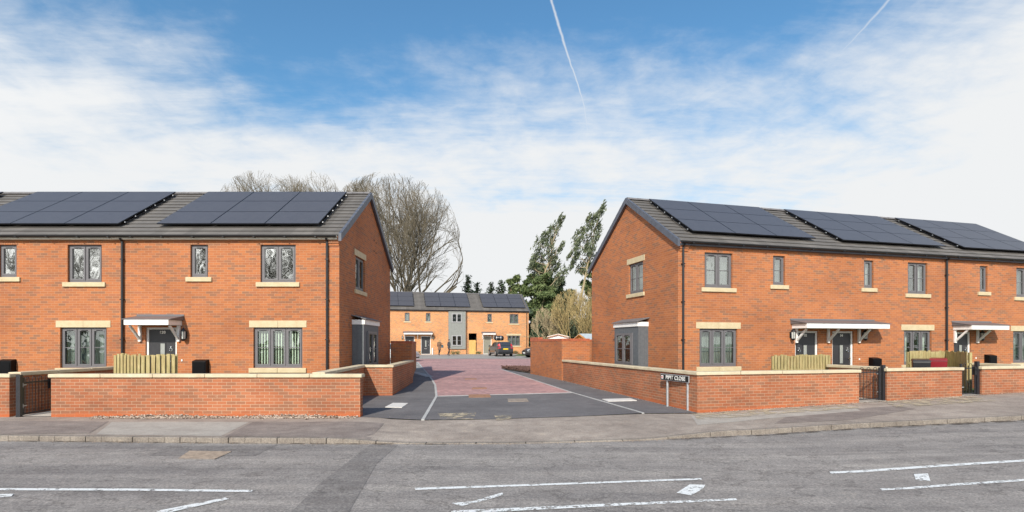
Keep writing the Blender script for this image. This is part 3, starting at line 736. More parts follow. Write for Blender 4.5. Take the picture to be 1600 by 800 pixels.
def shell(parent, x0, x1, ops, gable0, gable1, bmat, gops0=(), gops1=(), z0=-.4, topz=5.10):
    """brick walls; gableN: this end is an outside gable, else a party wall"""
    m = MB(); wall_quads(m, x0, x1, z0, topz, ops)
    m.poly([(x1,DEP,z0),(x0,DEP,z0),(x0,DEP,topz),(x1,DEP,topz)])
    for x, isg, sg, gops in ((x0,gable0,-1,gops0),(x1,gable1,1,gops1)):
        if isg:
            q = MB(); wall_quads(q, 0, DEP, z0, topz, gops); q.poly([(0,0,topz),(DEP,0,topz),(DEP/2,0,RZ-.10)])
            for f, mi in zip(q.f, q.m):
                pts = []
                for i in f:
                    u, y, z = q.v[i]
                    pts.append((x+y, u, z) if sg < 0 else (x-y, u, z))
                if sg < 0: pts.reverse()
                m.poly(pts)
            # corbelled brick kneeler under the gutter end
            for k in range(4): m.box(x-(.0 if sg>0 else -.003)-(.36 if sg>0 else 0), x+(.36 if sg<0 else -.003), -.03*(k+1), -.001, 4.80+.075*k, 4.80+.075*(k+1))
        else:
            xx = x+.06 if sg < 0 else x-.06
            m.poly([(xx,.3,z0),(xx,DEP,z0),(xx,DEP,topz),(xx,DEP/2,RZ-.15),(xx,.3,topz)])
    for a,b,c,d in ops:
        if d > 4.5 : soldier(m, a, b, d)
    m.poly([(x0+.1,.2,2.62),(x1-.1,.2,2.62),(x1-.1,DEP-.05,2.62),(x0+.1,DEP-.05,2.62)])    # first floor
    return m.build('wall', bmat, parent)

def eaves(parent, x0, x1, fmat, e0=False, e1=False):
    m = MB(); m.box(x0,x1,-.125,-.003,4.975,5.02); m.box(x0,x1,-.135,-.115,4.985,5.115); m.build('fascia', fmat, parent)
    m = MB(); n = 6
    pts = []
    for xx in (x0,x1):
        for k in range(n+1):
            a = math.pi+math.pi*k/n; pts.append((xx, -.195+.058*math.cos(a), 5.085+.058*math.sin(a)))
        for k in range(n,-1,-1):
            a = math.pi+math.pi*k/n; pts.append((xx, -.195+.050*math.cos(a), 5.085+.050*math.sin(a)))
    q = 2*(n+1); m.add(pts, [(i,(i+1)%q,q+(i+1)%q,q+i) for i in range(q)]+[tuple(range(q-1,-1,-1)),tuple(range(q,2*q))])
    x = x0+.4
    while x < x1: m.box(x-.02,x+.02,-.256,-.13,5.02,5.055); x += .95
    m.build('gutter', M['black'], parent, fixn=True)

def bay(parent, xf, u0, u1, zb, zt, glz=(1.0,2.17)):
    m = MB(xf); m.box(u0,u1,-.40,-.002,zb,zt); b = m.build('bay', M['clad'], parent)
    m = MB(xf); m.box(u0-.03,u1+.03,-.44,-.004,zt+.002,zt+.16); m.build('bay_fascia', M['white'], b)
    m = MB(xf); e=.09; m.hexa([(u0-e,-.50,zt+.163),(u1+e,-.50,zt+.163),(u1+e,-.002,zt+.30),(u0-e,-.002,zt+.30),(u0-e,-.50,zt+.19),(u1+e,-.50,zt+.19),(u1+e,-.002,zt+.33),(u0-e,-.002,zt+.33)])
    m.build('bay_roof', M['ridge'], b)

def rot_gable_right(x): # wall coords (u, y_local, z) -> gable at x facing +x
    return Matrix(((0,-1,0,x),(1,0,0,0),(0,0,1,0),(0,0,0,1)))
def rot_gable_left(x):  # facing -x ; u = -depth
    return Matrix(((0,1,0,x),(-1,0,0,0),(0,0,1,0),(0,0,0,1)))

# ---- left terrace: world frame shifted to the corner (-5.4, 17)
LX, LY = -5.4, 17.0
def lx(px): return (px-800)/50.-LX
def lz(py): return CAMZ+(537-py)/50.
win_up = (lz(441), lz(382.5)); win_sm = (lz(433), lz(382.5)); win_gf = (.985, 2.245)
hl = thing('brick_house','orange brick end house left of the close, with vertical blinds and a door numbered 120','house',(LX,LY,0))
xA = -6.76
ops = [(lx(407),lx(462),*win_up),(lx(297.5),lx(325),*win_sm),(lx(396),lx(472.5),*win_gf),(lx(227.5),lx(276),.16,lz(511.5))]
gops = [(1.78,2.98,3.62,4.79)]
shell(hl, xA, 0, ops, False, True, M['brick'], gops1=gops)
roof(hl, xA, 0, False, True); eaves(hl, xA, -.02, M['palewood'])
window(hl, None, *ops[0], 2, bar=False, stone=1); window(hl, None, *ops[1], 1, bar=False, stone=1)
window(hl, None, *ops[2], 3, gl='glass', inside='blind', stone=2)
door(hl, None, *ops[3], number='120', handle='right')
GR = rot_gable_right(0)
window(hl, GR, *gops[0], 2, bar=False, gl='glass_net', stone=3)
bay(hl, GR, 1.36, 3.36, -.1, 2.39); window(hl, GR, 1.72, 2.95, .95, 2.17, 2, y=-.45, gl='glass_net', solid=True)
canopy(hl, lx(217.5)+.0, lx(284.5), 2.465, [lx(219.8), lx(280.2)])
wall_lamp(hl, lx(290.5), lz(523)); meter_box(hl, lx(305.5), lx(327), .72, 1.25)
mb = MB(); mb.box(lx(284.5)-.02,lx(284.5)+.02,-.02,-.002,lz(563)-.03,lz(563)+.03); mb.build('doorbell', M['letter'], hl)
pipe(hl, lx(512)); pipe(hl, xA+.02)
solar(hl, -5.92, 5.17)
for u_, z_ in ((4.3,5.78),(4.62,5.74),(4.3,5.36),(4.60,5.33)):
    mb = MB(GR); mb.box(u_-.05,u_+.05,-.004,.02,z_-.03,z_+.03); mb.build('wall_vent', M['darkroom'], hl)
h2 = thing('brick_house','orange brick house at the left edge of the photo with plain dark windows','house',(LX,LY,0))
xB = xA-6.4; xC = xB-6.4
ops = [(lx(105.5),lx(159),*win_up),(lx(-2),lx(26),*win_sm),(lx(94),lx(166.5),*win_gf),(lx(-75),lx(-27),.16,lz(511.5))]
shell(h2, xB, xA, ops, False, False, M['brick']); roof(h2, xB, xA, False, False); eaves(h2, xB, xA, M['palewood'])
window(h2, None, *ops[0], 2, bar=False, stone=1); window(h2, None, *ops[1], 1, bar=False, stone=1)
window(h2, None, *ops[2], 3, gl='glass', inside='net', stone=2); door(h2, None, *ops[3], handle='left')
meter_box(h2, lx(4), lx(26), .72, 1.26); canopy(h2, lx(-85), lx(-18), 2.465, [lx(-82), lx(-21)])
solar(h2, -12.3, 5.17)
h3 = thing('brick_house','farthest left house, only its roof and solar panels showing at the edge','house',(LX,LY,0))
ops = [(xC+1,xC+2.1,*win_up),(xC+3.4,xC+3.95,*win_sm),(xC+1,xC+2.5,*win_gf),(xC+3.6,xC+4.6,.16,2.25)]
shell(h3, xC, xB, ops, True, False, M['brick']); roof(h3, xC, xB, True, False); eaves(h3, xC+.02, xB, M['palewood'])
window(h3, None, *ops[0], 2, bar=False, stone=1); window(h3, None, *ops[1], 1, bar=False, stone=1); window(h3, None, *ops[2], 3, gl='glass', inside='net', stone=2); door(h3, None, *ops[3])
solar(h3, -18.72, 5.17); pipe(h3, xB+.02)

# ---- right terrace, turned 15 degrees
TH = R(15); RX, RY = 5.47, 17.9; ct, stn = math.cos(TH), math.sin(TH)
def rt(px, dy=0):
    r = (px-800)/F; ox = RX-dy*stn; oy = RY+dy*ct
    return (oy*r-ox)/(ct-stn*r)
def rzz(px, py):
    t_ = rt(px); Y = RY+t_*stn; return CAMZ+(HY-py)/F*Y
def RW(pa, pb, py1, py0, at=None):   # opening from photo columns pa..pb and rows top py1, bottom py0 at column pa
    return (rt(pa), rt(pb), rzz(pa,py0), rzz(pa,py1))
UPt, UPb, SMb, GFt, GFb = 4.79, 3.62, 3.78, 2.24, .97
hr = thing('brick_house','orange brick corner house right of the close with a door numbered 52','house',(RX,RY,0),TH)
xm1 = 6.12; xm2 = 11.54; xe = 18.1
ops = [(rt(1101),rt(1144.5),UPb,UPt),(rt(1208),rt(1226.5),SMb,UPt),(rt(1093),rt(1152),GFb,GFt),(rt(1242.5),rt(1278.4),.18,2.19)]
gops = [(2.36,3.50,3.66,4.82)]
shell(hr, 0, xm1, ops, True, False, M['brick'], gops0=gops); roof(hr, 0, xm1, True, False); eaves(hr, .02, xm1, M['verge'])
window(hr, None, *ops[0], 2, gl='glass_net', inside='net', stone=1); window(hr, None, *ops[1], 1, gl='glass_net', inside='net', stone=1)
window(hr, None, *ops[2], 3, gl='glass', inside='net', stone=2)
door(hr, None, *ops[3], number='52', handle='left')
GL = rot_gable_left(0)
window(hr, GL, -gops[0][1], -gops[0][0], gops[0][2], gops[0][3], 2, gl='glass_net', inside='net', stone=3)
bay(hr, GL, -3.92, -1.97, -.1, 2.37); window(hr, GL, -3.72, -2.38, .95, 2.14, 2, y=-.45, gl='glass_net', solid=True)
canopy(hr, rt(1238)-.02, rt(1367)-.1, 2.43, [rt(1241.5)+.05, rt(1293), rt(1341)], .68)
wall_lamp(hr, rt(1235), 2.05); wall_lamp(hr, rt(1347.5), 2.05); meter_box(hr, rt(1205.5), rt(1219), .75, 1.3)
pipe(hr, rt(1066)); solar(hr, .75, 5.08)
hm = thing('brick_house','orange brick middle house on the right with a door numbered 54 and black meter box','house',(RX,RY,0),TH)
ops = [(rt(1350),rt(1365),SMb,UPt),(rt(1418.5),rt(1449),UPb,UPt),(rt(1412.5),rt(1455.5),GFb-.02,GFt),(rt(1300.5),rt(1333.7),.18,2.19)]
shell(hm, xm1, xm2, ops, False, False, M['brick']); roof(hm, xm1, xm2, False, False); eaves(hm, xm1, xm2, M['verge'])
window(hm, None, *ops[0], 1, gl='glass_net', inside='curtain', stone=1); window(hm, None, *ops[1], 2, gl='glass_net', inside='curtain', stone=1); window(hm, None, *ops[2], 3, gl='glass', inside='curtain', stone=2)
door(hm, None, *ops[3], number='54', handle='right'); meter_box(hm, rt(1357), rt(1370.5), .72, 1.24); solar(hm, 7.05, 5.0)
mb = MB(); q = rt(1342.5); mb.box(q-.02,q+.02,-.02,-.002,1.15,1.21); mb.build('doorbell', M['letter'], hm)
he = thing('brick_house','orange brick house at the right edge of the photo with its own small white canopy','house',(RX,RY,0),TH)
ops = [(rt(1531),rt(1543),SMb,UPt),(rt(1588),rt(1618),UPb,UPt),(rt(1583),rt(1625),GFb,GFt),(rt(1490.5),rt(1517),.18,2.19)]
shell(he, xm2, xe, ops, False, True, M['brick']); roof(he, xm2, xe, False, True); eaves(he, xm2, xe-.02, M['verge'])
window(he, None, *ops[0], 1, gl='glass_net', inside='curtain', stone=1); window(he, None, *ops[1], 2, gl='glass_net', inside='net', stone=1); window(he, None, *ops[2], 3, gl='glass', inside='net', stone=2)
door(he, None, *ops[3], handle='right'); canopy(he, rt(1489), rt(1550)-.12, 2.43, [rt(1491), rt(1526)], .68)
wall_lamp(he, rt(1529.5), 2.05); meter_box(he, rt(1537.5), rt(1549.5), .80, 1.32); pipe(he, xm2+.03); solar(he, 13.0, 4.9)
mb = MB(); q = rt(1524.5); mb.box(q-.02,q+.02,-.02,-.002,1.15,1.21); mb.build('doorbell', M['letter'], he)

# ---- far terrace across the head of the close
FT = R(13.6); FX, FY, FZ = 1.99, 65.0, .50; cf, sf = math.cos(FT), math.sin(FT)
def ft(px):
    r = (px-800)/F; return (FY*r-FX)/(cf-sf*r)
fl = [-7.5, -13.06, -19.6, -25.5]
def far_house(x0, x1, label, g1=False, g0=False):
    return thing('far_brick_house', label, 'house', (FX,FY,FZ), FT)
f1 = far_house(fl[0],0,'far brick house at the right of the back row with a timber gate')
ops = [(ft(761.6),ft(768.4),SMb,UPt-.05),(ft(796.3),ft(810),UPb,UPt-.05),(ft(793),ft(812.6),1.0,2.2),(ft(755),ft(768),.02,2.15),(ft(732.3),ft(744.8),.02,2.45)]
shell(f1, fl[0], 0, ops, False, True, M['brick_far_sunlit']); roof(f1, fl[0], 0, False, True); eaves(f1, fl[0], 0, M['verge'])
window(f1, None, *ops[0], 1, gl='glass', inside='net', stone=1); window(f1, None, *ops[1], 2, gl='glass', inside='net', stone=1); window(f1, None, *ops[2], 3, gl='glass', inside='net', stone=2)
door(f1, None, *ops[3], mat='door_beige', knocker=False)
mb = MB()
x = ops[4][0]+.02
while x < ops[4][1]-.1: mb.box(x,x+.115,.10,.13,.03,1.66); x += .12
mb.box(ops[4][0]+.02,ops[4][1]-.02,.085,.099,.3,.4); mb.box(ops[4][0]+.02,ops[4][1]-.02,.085,.099,1.4,1.5)
mb.build('passage_gate', M['yellowwood'], f1)
mb = MB(); mb.box(ops[4][0]-.1,ops[4][1]+.1,3.0,3.05,0,2.6); mb.box(ops[4][0]-.08,ops[4][0]-.03,.12,3,0,2.6); mb.box(ops[4][1]+.03,ops[4][1]+.08,.12,3,0,2.6); mb.build('passage', M['darkroom'], f1)
canopy(f1, ft(753), ft(773), 2.45, [ft(754), ft(771)]); pipe(f1, -.25); pipe(f1, fl[0]+.03); solar(f1, -5.45, 5.15)
f2 = far_house(fl[1],fl[0],'far brick house in the middle of the back row with tall grey cladding panel')
pa, pb_ = ft(700.5), ft(727.3)
ops = [(ft(665.4),ft(672.6),SMb,UPt-.05),(ft(657.6),ft(673),.02,2.12)]
shell(f2, fl[1], fl[0], ops, False, False, M['brick_far_sunlit']); roof(f2, fl[1], fl[0], False, False); eaves(f2, fl[1], fl[0], M['verge'])
window(f2, None, *ops[0], 1, gl='glass', inside='net', stone=1); door(f2, None, *ops[1], handle='right')
mb = MB(); mb.box(pa,pb_,-.14,-.002,.62,4.96); mb.build('cladding_panel', M['clad_far'], f2)
for zz in ((3.68,4.72),(.98,2.2)):
    window(f2, None, ft(705.5), ft(721.3), zz[0], zz[1], 2, y=-.19, gl='glass', inside=None, solid=True, frame='framelight')
canopy(f2, ft(630.5), ft(675), 2.45, [ft(632), ft(652.5), ft(673.5)])
wall_lamp(f2, ft(676.5), 1.95); solar(f2, -12.15, 5.15)
mb = MB(); mb.box(ft(674.5),ft(676.5),-.12,-.002,0,.75); mb.build('white_meter_cover', M['white'], f2)
f3 = far_house(fl[2],fl[1],'far brick house on the left of the back row, partly behind the garden wall')
ops = [(ft(632.5),ft(640),SMb,UPt-.05),(ft(632.5),ft(647.8),.02,2.12)]
shell(f3, fl[2], fl[1], ops, False, False, M['brick_far_sunlit']); roof(f3, fl[2], fl[1], False, False); eaves(f3, fl[2], fl[1], M['verge'])
window(f3, None, *ops[0], 1, gl='glass', inside='net', stone=1); door(f3, None, *ops[1], handle='left'); wall_lamp(f3, ft(628.5), 1.95); solar(f3, -18.7, 5.2)

# ------------------------------------------------------------------ garden walls
def offs(pts, d):
    """mitred offset to the left of the polyline"""
    out = []
    for i, p in enumerate(pts):
        P = Vector(p); ds = []
        if i > 0: ds.append((P-Vector(pts[i-1])).normalized())
        if i < len(pts)-1: ds.append((Vector(pts[i+1])-P).normalized())
        ns = [Vector((-e.y, e.x)) for e in ds]
        if len(ns) == 1: out.append(P+ns[0]*d)
        else:
            b = (ns[0]+ns[1]).normalized(); out.append(P+b*(d/b.dot(ns[0])))
    return out
def garden_wall(name, label, pts, top, mat='brick_wall', th=.215, cop='stone', zb=-.4, group=None, seg=1.2):
    o0 = Vector(pts[0]); root = thing(name, label, 'wall', (o0.x,o0.y,0), 0, group)
    L = [(Vector(p)-o0) for p in pts]
    def pr(m, a, b, z0, z1, ext=0.0):
        A = offs(L, a); B = offs(L, b)
        if ext:
            d0 = (L[0]-L[1]).normalized()*ext; d1 = (L[-1]-L[-2]).normalized()*ext
            A[0] = A[0]+d0; B[0] = B[0]+d0; A[-1] = A[-1]+d1; B[-1] = B[-1]+d1
        for i in range(len(L)-1):
            n = max(1, round((L[i+1]-L[i]).length/seg)) if ext else 1
            for k in range(n):
                f0 = k/n+(.0035/(L[i+1]-L[i]).length if k and ext else 0); f1 = (k+1)/n-(.0035/(L[i+1]-L[i]).length if k<n-1 and ext else 0)
                p0 = A[i].lerp(A[i+1],f0); p1 = A[i].lerp(A[i+1],f1); q1 = B[i].lerp(B[i+1],f1); q0 = B[i].lerp(B[i+1],f0)
                zt = z1+(random.uniform(-.002,.002) if ext else 0)
                m.hexa([(*p0,z0),(*p1,z0),(*q1,z0),(*q0,z0),(*p0,zt),(*p1,zt),(*q1,zt),(*q0,zt)])
    if cop == 'stone':
        m = MB(); pr(m, 0, th, zb, top-.085); m.build('brickwork', M[mat], root)
        m = MB(); pr(m, -.045, th+.045, top-.083, top, .045); m.build('coping', M['coping'], root, bevel=.014)
    else:
        m = MB(); pr(m, 0, th, zb, top-.11); m.build('brickwork', M[mat], root)
        m = MB(); A = offs(L, -.012); B = offs(L, th+.012)
        for i in range(len(L)-1):
            n = max(1, round((L[i+1]-L[i]).length/.075))
            for k in range(n):
                f0 = k/n; f1 = (k+.9)/n
                p0 = A[i].lerp(A[i+1],f0); p1 = A[i].lerp(A[i+1],f1); q1 = B[i].lerp(B[i+1],f1); q0 = B[i].lerp(B[i+1],f0)
                m.hexa([(*p0,top-.108),(*p1,top-.108),(*q1,top-.108),(*q0,top-.108),(*p0,top),(*p1,top),(*q1,top),(*q0,top)])
        m.build('brick_on_edge_coping', M['brickedge'], root)
    return root
M['brickedge'] = simple('red_coping_bricks', (.40,.115,.055), .85, 0, .3, 7)
garden_wall('garden_wall','long low brick front wall with buff coping on the left of the close', [(-10.93,12.9),(-3.6,12.9)], 1.02)
garden_wall('garden_wall','low brick front wall at the far left edge beyond the open gate', [(-30,12.9),(-11.92,12.9)], 1.02)
garden_wall('garden_wall','return wall running back beside the open gate on the left', [(-11.90,13.17),(-11.90,16.4)], 1.05)
garden_wall('garden_wall','stepped low brick wall beside the left footpath below the grey bay', [(-4.56,13.16),(-4.83,17.75),(-3.9,17.75),(-4.19,23.0)], 1.05)
garden_wall('tall_garden_wall','tall dark brick wall behind the left house beside the silver car', [(-5.38,24.12),(-4.45,24.12),(-5.9,33.5)], 1.86, 'brick', cop='brick')
garden_wall('garden_wall','low brick corner wall behind the street name sign', [(2.25,23.95),W0,PR(4.97)], 1.03)
garden_wall('garden_wall','short low brick front wall between the two closed gates', [PR(5.93),PR(8.62)], 1.055)
garden_wall('garden_wall','low brick front wall at the far right edge of the photo', [PR(9.38),PR(24)], 1.075)
garden_wall('garden_wall','return wall running back from the first closed gate towards the black meter box', [PR(5.96,2.05),PR(5.96,.27)], 1.085)
garden_wall('garden_wall','return wall running back behind the far right front wall', [PR(11.3,2.9),PR(11.3,.27)], 1.105)
tw = garden_wall('tall_garden_wall','tall orange brick wall joining the right house beside the footpath', [(4.6,29.6),(.97,28.62),(2.2,24.05),(3.5,24.48)], 1.97, 'brick', cop='brick')
mb = MB(); 
for (a,b) in (((.97,28.62),(1.32,27.3)),):
    d = (Vector(b)-Vector(a)); n_ = Vector((-d.y,d.x)).normalized()
    p = [Vector(a)-n_*.014,Vector(b)-n_*.014,Vector(b)+n_*.23,Vector(a)+n_*.23]; p=[q-Vector((4.6,29.6)) for q in p]
    mb.hexa([(*q,1.972) for q in p]+[(*q,2.06) for q in p])
mb.build('raised_coping', M['brickedge'], tw)

# ------------------------------------------------------------------ gates
def bow_gate(label, loc, rz, W, latch_left=False, z=0.0, post_side=-1, group='bow-topped black garden gates', far_post=False):
    """gate spans local x 0..W with its hinge post beyond x=0"""
    t_ = thing('garden_gate', label, 'gate', loc, rz, group)
    m = MB(); H = .93; n = int(W/.105); sp = W/n
    m.box(0,.05,-.02,.02,.03,H); m.tube((W,0,.05),(W,0,.86),.010,.010,6)
    for zz in (.06,.80): m.bar((.05,0,zz),(W,0,zz),.016,.03,up=(0,0,1))
    m.build('gate_frame', M['blackmetal'], t_)
    m = MB()
    for i in range(n+1):
        x = i*sp
        if 0 < i: m.tube((x,0,.06),(x,0,H-.05),.0075,.0075,6)
        if i % 2 == 1 and i+1 <= n:
            pts = [(x+sp/2-sp/2*math.cos(a),0,H-.05+sp/2*math.sin(a)) for a in [k*math.pi/8 for k in range(9)]]; m.path(pts,.0075,6)
    m.build('bow_bars', M['blackmetal'], t_)
    m = MB(); px_ = W+.035 if far_post else -.14; m.box(px_,px_+.09,-.045,.045,-.25,1.0); m.build('gate_post', M['blackmetal'], t_)
    m = MB()
    for zz in (.24,.74): m.box(-.06,.10,-.034,-.022,zz,zz+.022); m.tube((-.03,-.03,zz-.04),(-.03,-.03,zz+.06),.012,.012,8)
    m.build('hinges', M['steel'], t_)
    m = MB(); m.box(W-.06,W+.0,-.05,.03,.60,.84); m.tube((W-.03,-.05,.78),(W-.03,-.09,.78),.02,.02,8); m.bar((W-.03,-.085,.78),(W-.13,-.085,.78),.02,.02); m.build('latch', M['black'], t_)
    return t_
bow_gate('black bow-topped gate standing open beside the left return wall', (-11.72,13.02,g(-11.7,13)), R(98), .98)
p = PR(5.80,.1); bow_gate('closed black bow-topped gate at the end of the sign corner wall', (p[0],p[1],g(*p)), R(14)+math.pi, .80)
p = PR(8.69,.1); gt = bow_gate('closed black bow-topped gate farther right with grass behind it', (p[0],p[1],g(*p)), R(14), .56, far_post=True)

# ------------------------------------------------------------------ picket fences
def picket(label, pts, H=1.15, bw=.095, gap=.045, double=False, zb=None):
    o0 = Vector(pts[0]); rt_ = thing('picket_fence', label, 'fence', (o0.x,o0.y,g(*pts[0])), 0, 'timber picket bin screens')
    pk = MB(); rl = MB(); 
    for a, b in zip(pts[:-1], pts[1:]):
        A = Vector(a)-o0; B = Vector(b)-o0; L = (B-A).length; d = (B-A)/L; nrm = Vector((-d.y,d.x)); x = 0.0
        while x < L-bw*.5:
            w = bw*random.uniform(.92,1.06); h = H+random.uniform(-.03,.02)
            for sgn in ((-1,1) if double else (-1,)):
                xs_ = x+(.07 if sgn>0 else 0); xe_ = min(xs_+w, L+.02)
                p0 = A+d*xs_+nrm*(.035*sgn); p1 = A+d*xe_+nrm*(.035*sgn); q = nrm*.009; hh = h+(random.uniform(-.02,.02) if sgn>0 else 0)
                lean = random.uniform(-.004,.004)
                P = [p0-q,p1-q,p1+q,p0+q]; pk.hexa([(v_.x,v_.y,.02) for v_ in P]+[(v_.x+lean,v_.y,hh) for v_ in P])
            x += bw+gap
        for zz in (.3,.85): rl.bar((A.x,A.y,zz),(B.x,B.y,zz),.04,.07)
        for e in (A+d*.05, B-d*.05):
            po = MB(); po.box(e.x-.038+nrm.x*.06,e.x+.038+nrm.x*.06,e.y-.038+nrm.y*.06,e.y+.038+nrm.y*.06,-.2,H-.03); po.build('post', M['timber'], rt_)
    pk.build('pickets', M['timber'], rt_); rl.build('rails', M['timber'], rt_)
    return rt_
def XY(px, Y): return ((px-800)/F*Y, Y)
picket('picket bin screen in front of the door numbered 120', [XY(180,15.3),XY(222,14.9),XY(275,14.9)], 1.42, double=True)
picket('picket bin screen behind the sign corner wall in front of door 52', [XY(1209,16.2),XY(1252,16.75),XY(1296,17.35)], 1.30, double=True)
picket('picket bin screen standing around the black and maroon bins', [XY(1420,18.0),XY(1478,18.55),XY(1513,16.9)], 1.25, gap=.012)

# ------------------------------------------------------------------ wheelie bins
def wheelie(label, x, y, rz, mat, lidmat):
    b = thing('wheelie_bin', label, 'bin', (x,y,g(x,y)), rz, 'wheelie bins')
    b.scale = (.82,.78,.97)
    m = MB(); m.hexa([(-.22,-.25,.07),(.22,-.25,.07),(.22,.22,.07),(-.22,.22,.07),(-.28,-.33,.97),(.28,-.33,.97),(.28,.33,.97),(-.28,.33,.97)]); m.build('bin_body', M[mat], b, bevel=.02)
    m = MB(); m.hexa([(-.30,-.37,.975),(.30,-.37,.975),(.30,.34,.985),(-.30,.34,.985),(-.27,-.33,1.03),(.27,-.33,1.03),(.27,.34,1.07),(-.27,.34,1.07)]); m.build('lid', M[lidmat], b, bevel=.02)
    m = MB(); m.tube((-.24,.40,1.0),(.24,.40,1.0),.018); 
    for s in (-.24,.24): m.bar((s,.33,.97),(s,.40,1.0),.03,.03)
    m.build('handle', M[mat], b)
    for s in (-.25,.25):
        m = MB(); m.lathe([(.09,-.025),(.10,-.015),(.10,.015),(.09,.025)],(s,.24,.10),14,axis='x'); m.build('wheel', M['tyre'], b)
wheelie('black wheelie bin inside the right picket screen', *XY(1439,17.1), R(-32), 'black', 'black')
wheelie('maroon wheelie bin inside the right picket screen beside the black one', *XY(1466,17.4), R(-38), 'maroon', 'maroon')

# ------------------------------------------------------------------ street name sign
def onwall(s, out=.0): 
    d = (Vector((2.25,23.95))-Vector(W0)).normalized(); n = Vector((d.y,-d.x)); n = n if n.x < 0 else -n
    p = Vector(W0)+d*s+n*out; return p, d, n
pA, d, n = onwall(1.30,.10); pB, _, _ = onwall(.42,.10)
ang = math.atan2((pB-pA).y,(pB-pA).x)+R(6)
sg = thing('street_sign','black and white street name sign reading PIPIT CLOSE on two grey posts','sign',(pA.x,pA.y,g(pA.x,pA.y)),ang)
Ls = (pB-pA).length; zc = .80
for x in (0, Ls):
    m = MB(); m.tube((x,0,-.2),(x,0,.84),.032,.032,12); m.lathe([(.033,0),(.02,.012)],(x,0,.84),12); m.build('post', M['steel'], sg, smooth=False)
m = MB(); m.box(-.24,Ls+.12,-.062,-.035,zc-.085,zc+.095); m.build('sign_frame', M['steel'], sg, bevel=.006)
x0s, x1s = -.24, Ls+.12
m = MB(); m.box(x0s+.018,x1s-.018,-.068,-.0615,zc-.068,zc+.078); sp_ = m.build('sign_plate', M['signblack'], sg)
m = MB(); m.box(x0s+.05,x0s+.14,-.073,-.0685,zc-.04,zc+.05); em = m.build('emblem', M['letter'], sg)
m = MB(); m.box(x0s+.07,x0s+.12,-.077,-.0735,zc-.01,zc+.03); m.box(x0s+.085,x0s+.105,-.077,-.0735,zc-.028,zc-.011); m.build('emblem_mark', M['signred'], em)
text_mesh('lettering','PIPIT CLOSE',.150,M['letter'],sg,Matrix.Translation(((x0s+x1s)/2+.06,-.070,zc+.003)) @ UPX @ Matrix.Scale(.98,4,(1,0,0)),.003,.0008)

# ------------------------------------------------------------------ sheds beyond the right garden wall
def shed(label, x, y, rz, w, dp, h, rh, wm, rm, name='garden_shed'):
    s = thing(name, label, 'shed', (x,y,g(x,y)), rz)
    m = MB(); m.box(-w/2,w/2,0,dp,-.3,h)
    m.poly([(-w/2,0,h),(w/2,0,h),(0,0,h+rh)]); m.poly([(w/2,dp,h),(-w/2,dp,h),(0,dp,h+rh)]); m.build('wall', M[wm], s)
    m = MB(); e = .12; k = rh/(w/2)
    for sg_ in (-1,1):
        m.hexa([(0,-e,h+rh+.01),(sg_*(w/2+e),-e,h-e*k+.01),(sg_*(w/2+e),dp+e,h-e*k+.01),(0,dp+e,h+rh+.01),(0,-e,h+rh+.05),(sg_*(w/2+e),-e,h-e*k+.05),(sg_*(w/2+e),dp+e,h-e*k+.05),(0,dp+e,h+rh+.05)])
    m.build('roof', M[rm], s, fixn=True)
    m = MB()
    for sg_ in (-1,1): m.bar((0,-e-.02,h+rh-.03),(sg_*(w/2+e),-e-.02,h-e*k-.03),.03,.11,up=(0,1,0))
    m.build('barge_board', M['orangewood'], s)
    m = MB(); m.box(-.4,.4,-.03,-.002,.05,1.75); m.build('door', M[wm], s)
x,y = XY(908,38); shed('small orange timber shed roof peeping over the right garden wall by the house', x, y, R(-62), 1.9, 2.4, 1.72, .42, 'orangewood', 'shedroof')
x,y = XY(872,50); shed('low white-roofed cabin just showing over the right garden wall', x, y, R(-8), 1.75, 3.4, 2.0, .22, 'white', 'white', 'garden_cabin')

# ------------------------------------------------------------------ trees
def seg_tree(mb, p, d, L, r, depth, P, env, tips):
    n = P.get('n', 3); q = p.copy(); dd = d.copy()
    for i in range(n):
        dd = (dd+Vector((random.gauss(0,P['w']),random.gauss(0,P['w']),random.gauss(0,P['w'])+P['up']))).normalized()
        q2 = q+dd*(L/n); r0 = r*(1-.22*i/n); r1 = r*(1-.22*(i+1)/n)
        if not env(q2):
            tips.append(q.copy()); return
        mb.tube(q, q2, max(r0,.013), max(r1,.012), 6 if r > .12 else (4 if r > .03 else 3), 0, False); q = q2
        if depth > 0 and i < n-1 and random.random() < P['side']:
            a = perp(dd, P['spread']*random.uniform(.8,1.3)); seg_tree(mb, q, a, L*P['k']*random.uniform(.7,1), r*.55, depth-1, P, env, tips)
    if depth > 0:
        m = 2 if random.random() > P.get('three',.3) else 3
        for _ in range(m):
            a = perp(dd, P['spread']*random.uniform(.6,1.2)); seg_tree(mb, q, a, L*P['k']*random.uniform(.85,1.1), r*.64, depth-1, P, env, tips)
    else: tips.append(q.copy())
def perp(d, ang):
    u = d.cross(Vector((random.gauss(0,1),random.gauss(0,1),random.gauss(0,1))))
    if u.length < 1e-3: return d
    u.normalize(); return (d*math.cos(ang)+u*math.sin(ang)).normalized()
def ell(cx, cy, cz, rx, ry, rz):
    return lambda p: (math.hypot((p.x-cx)/rx,(p.y-cy)/ry))**2.5+abs((p.z-cz)/rz)**2.5 < 1
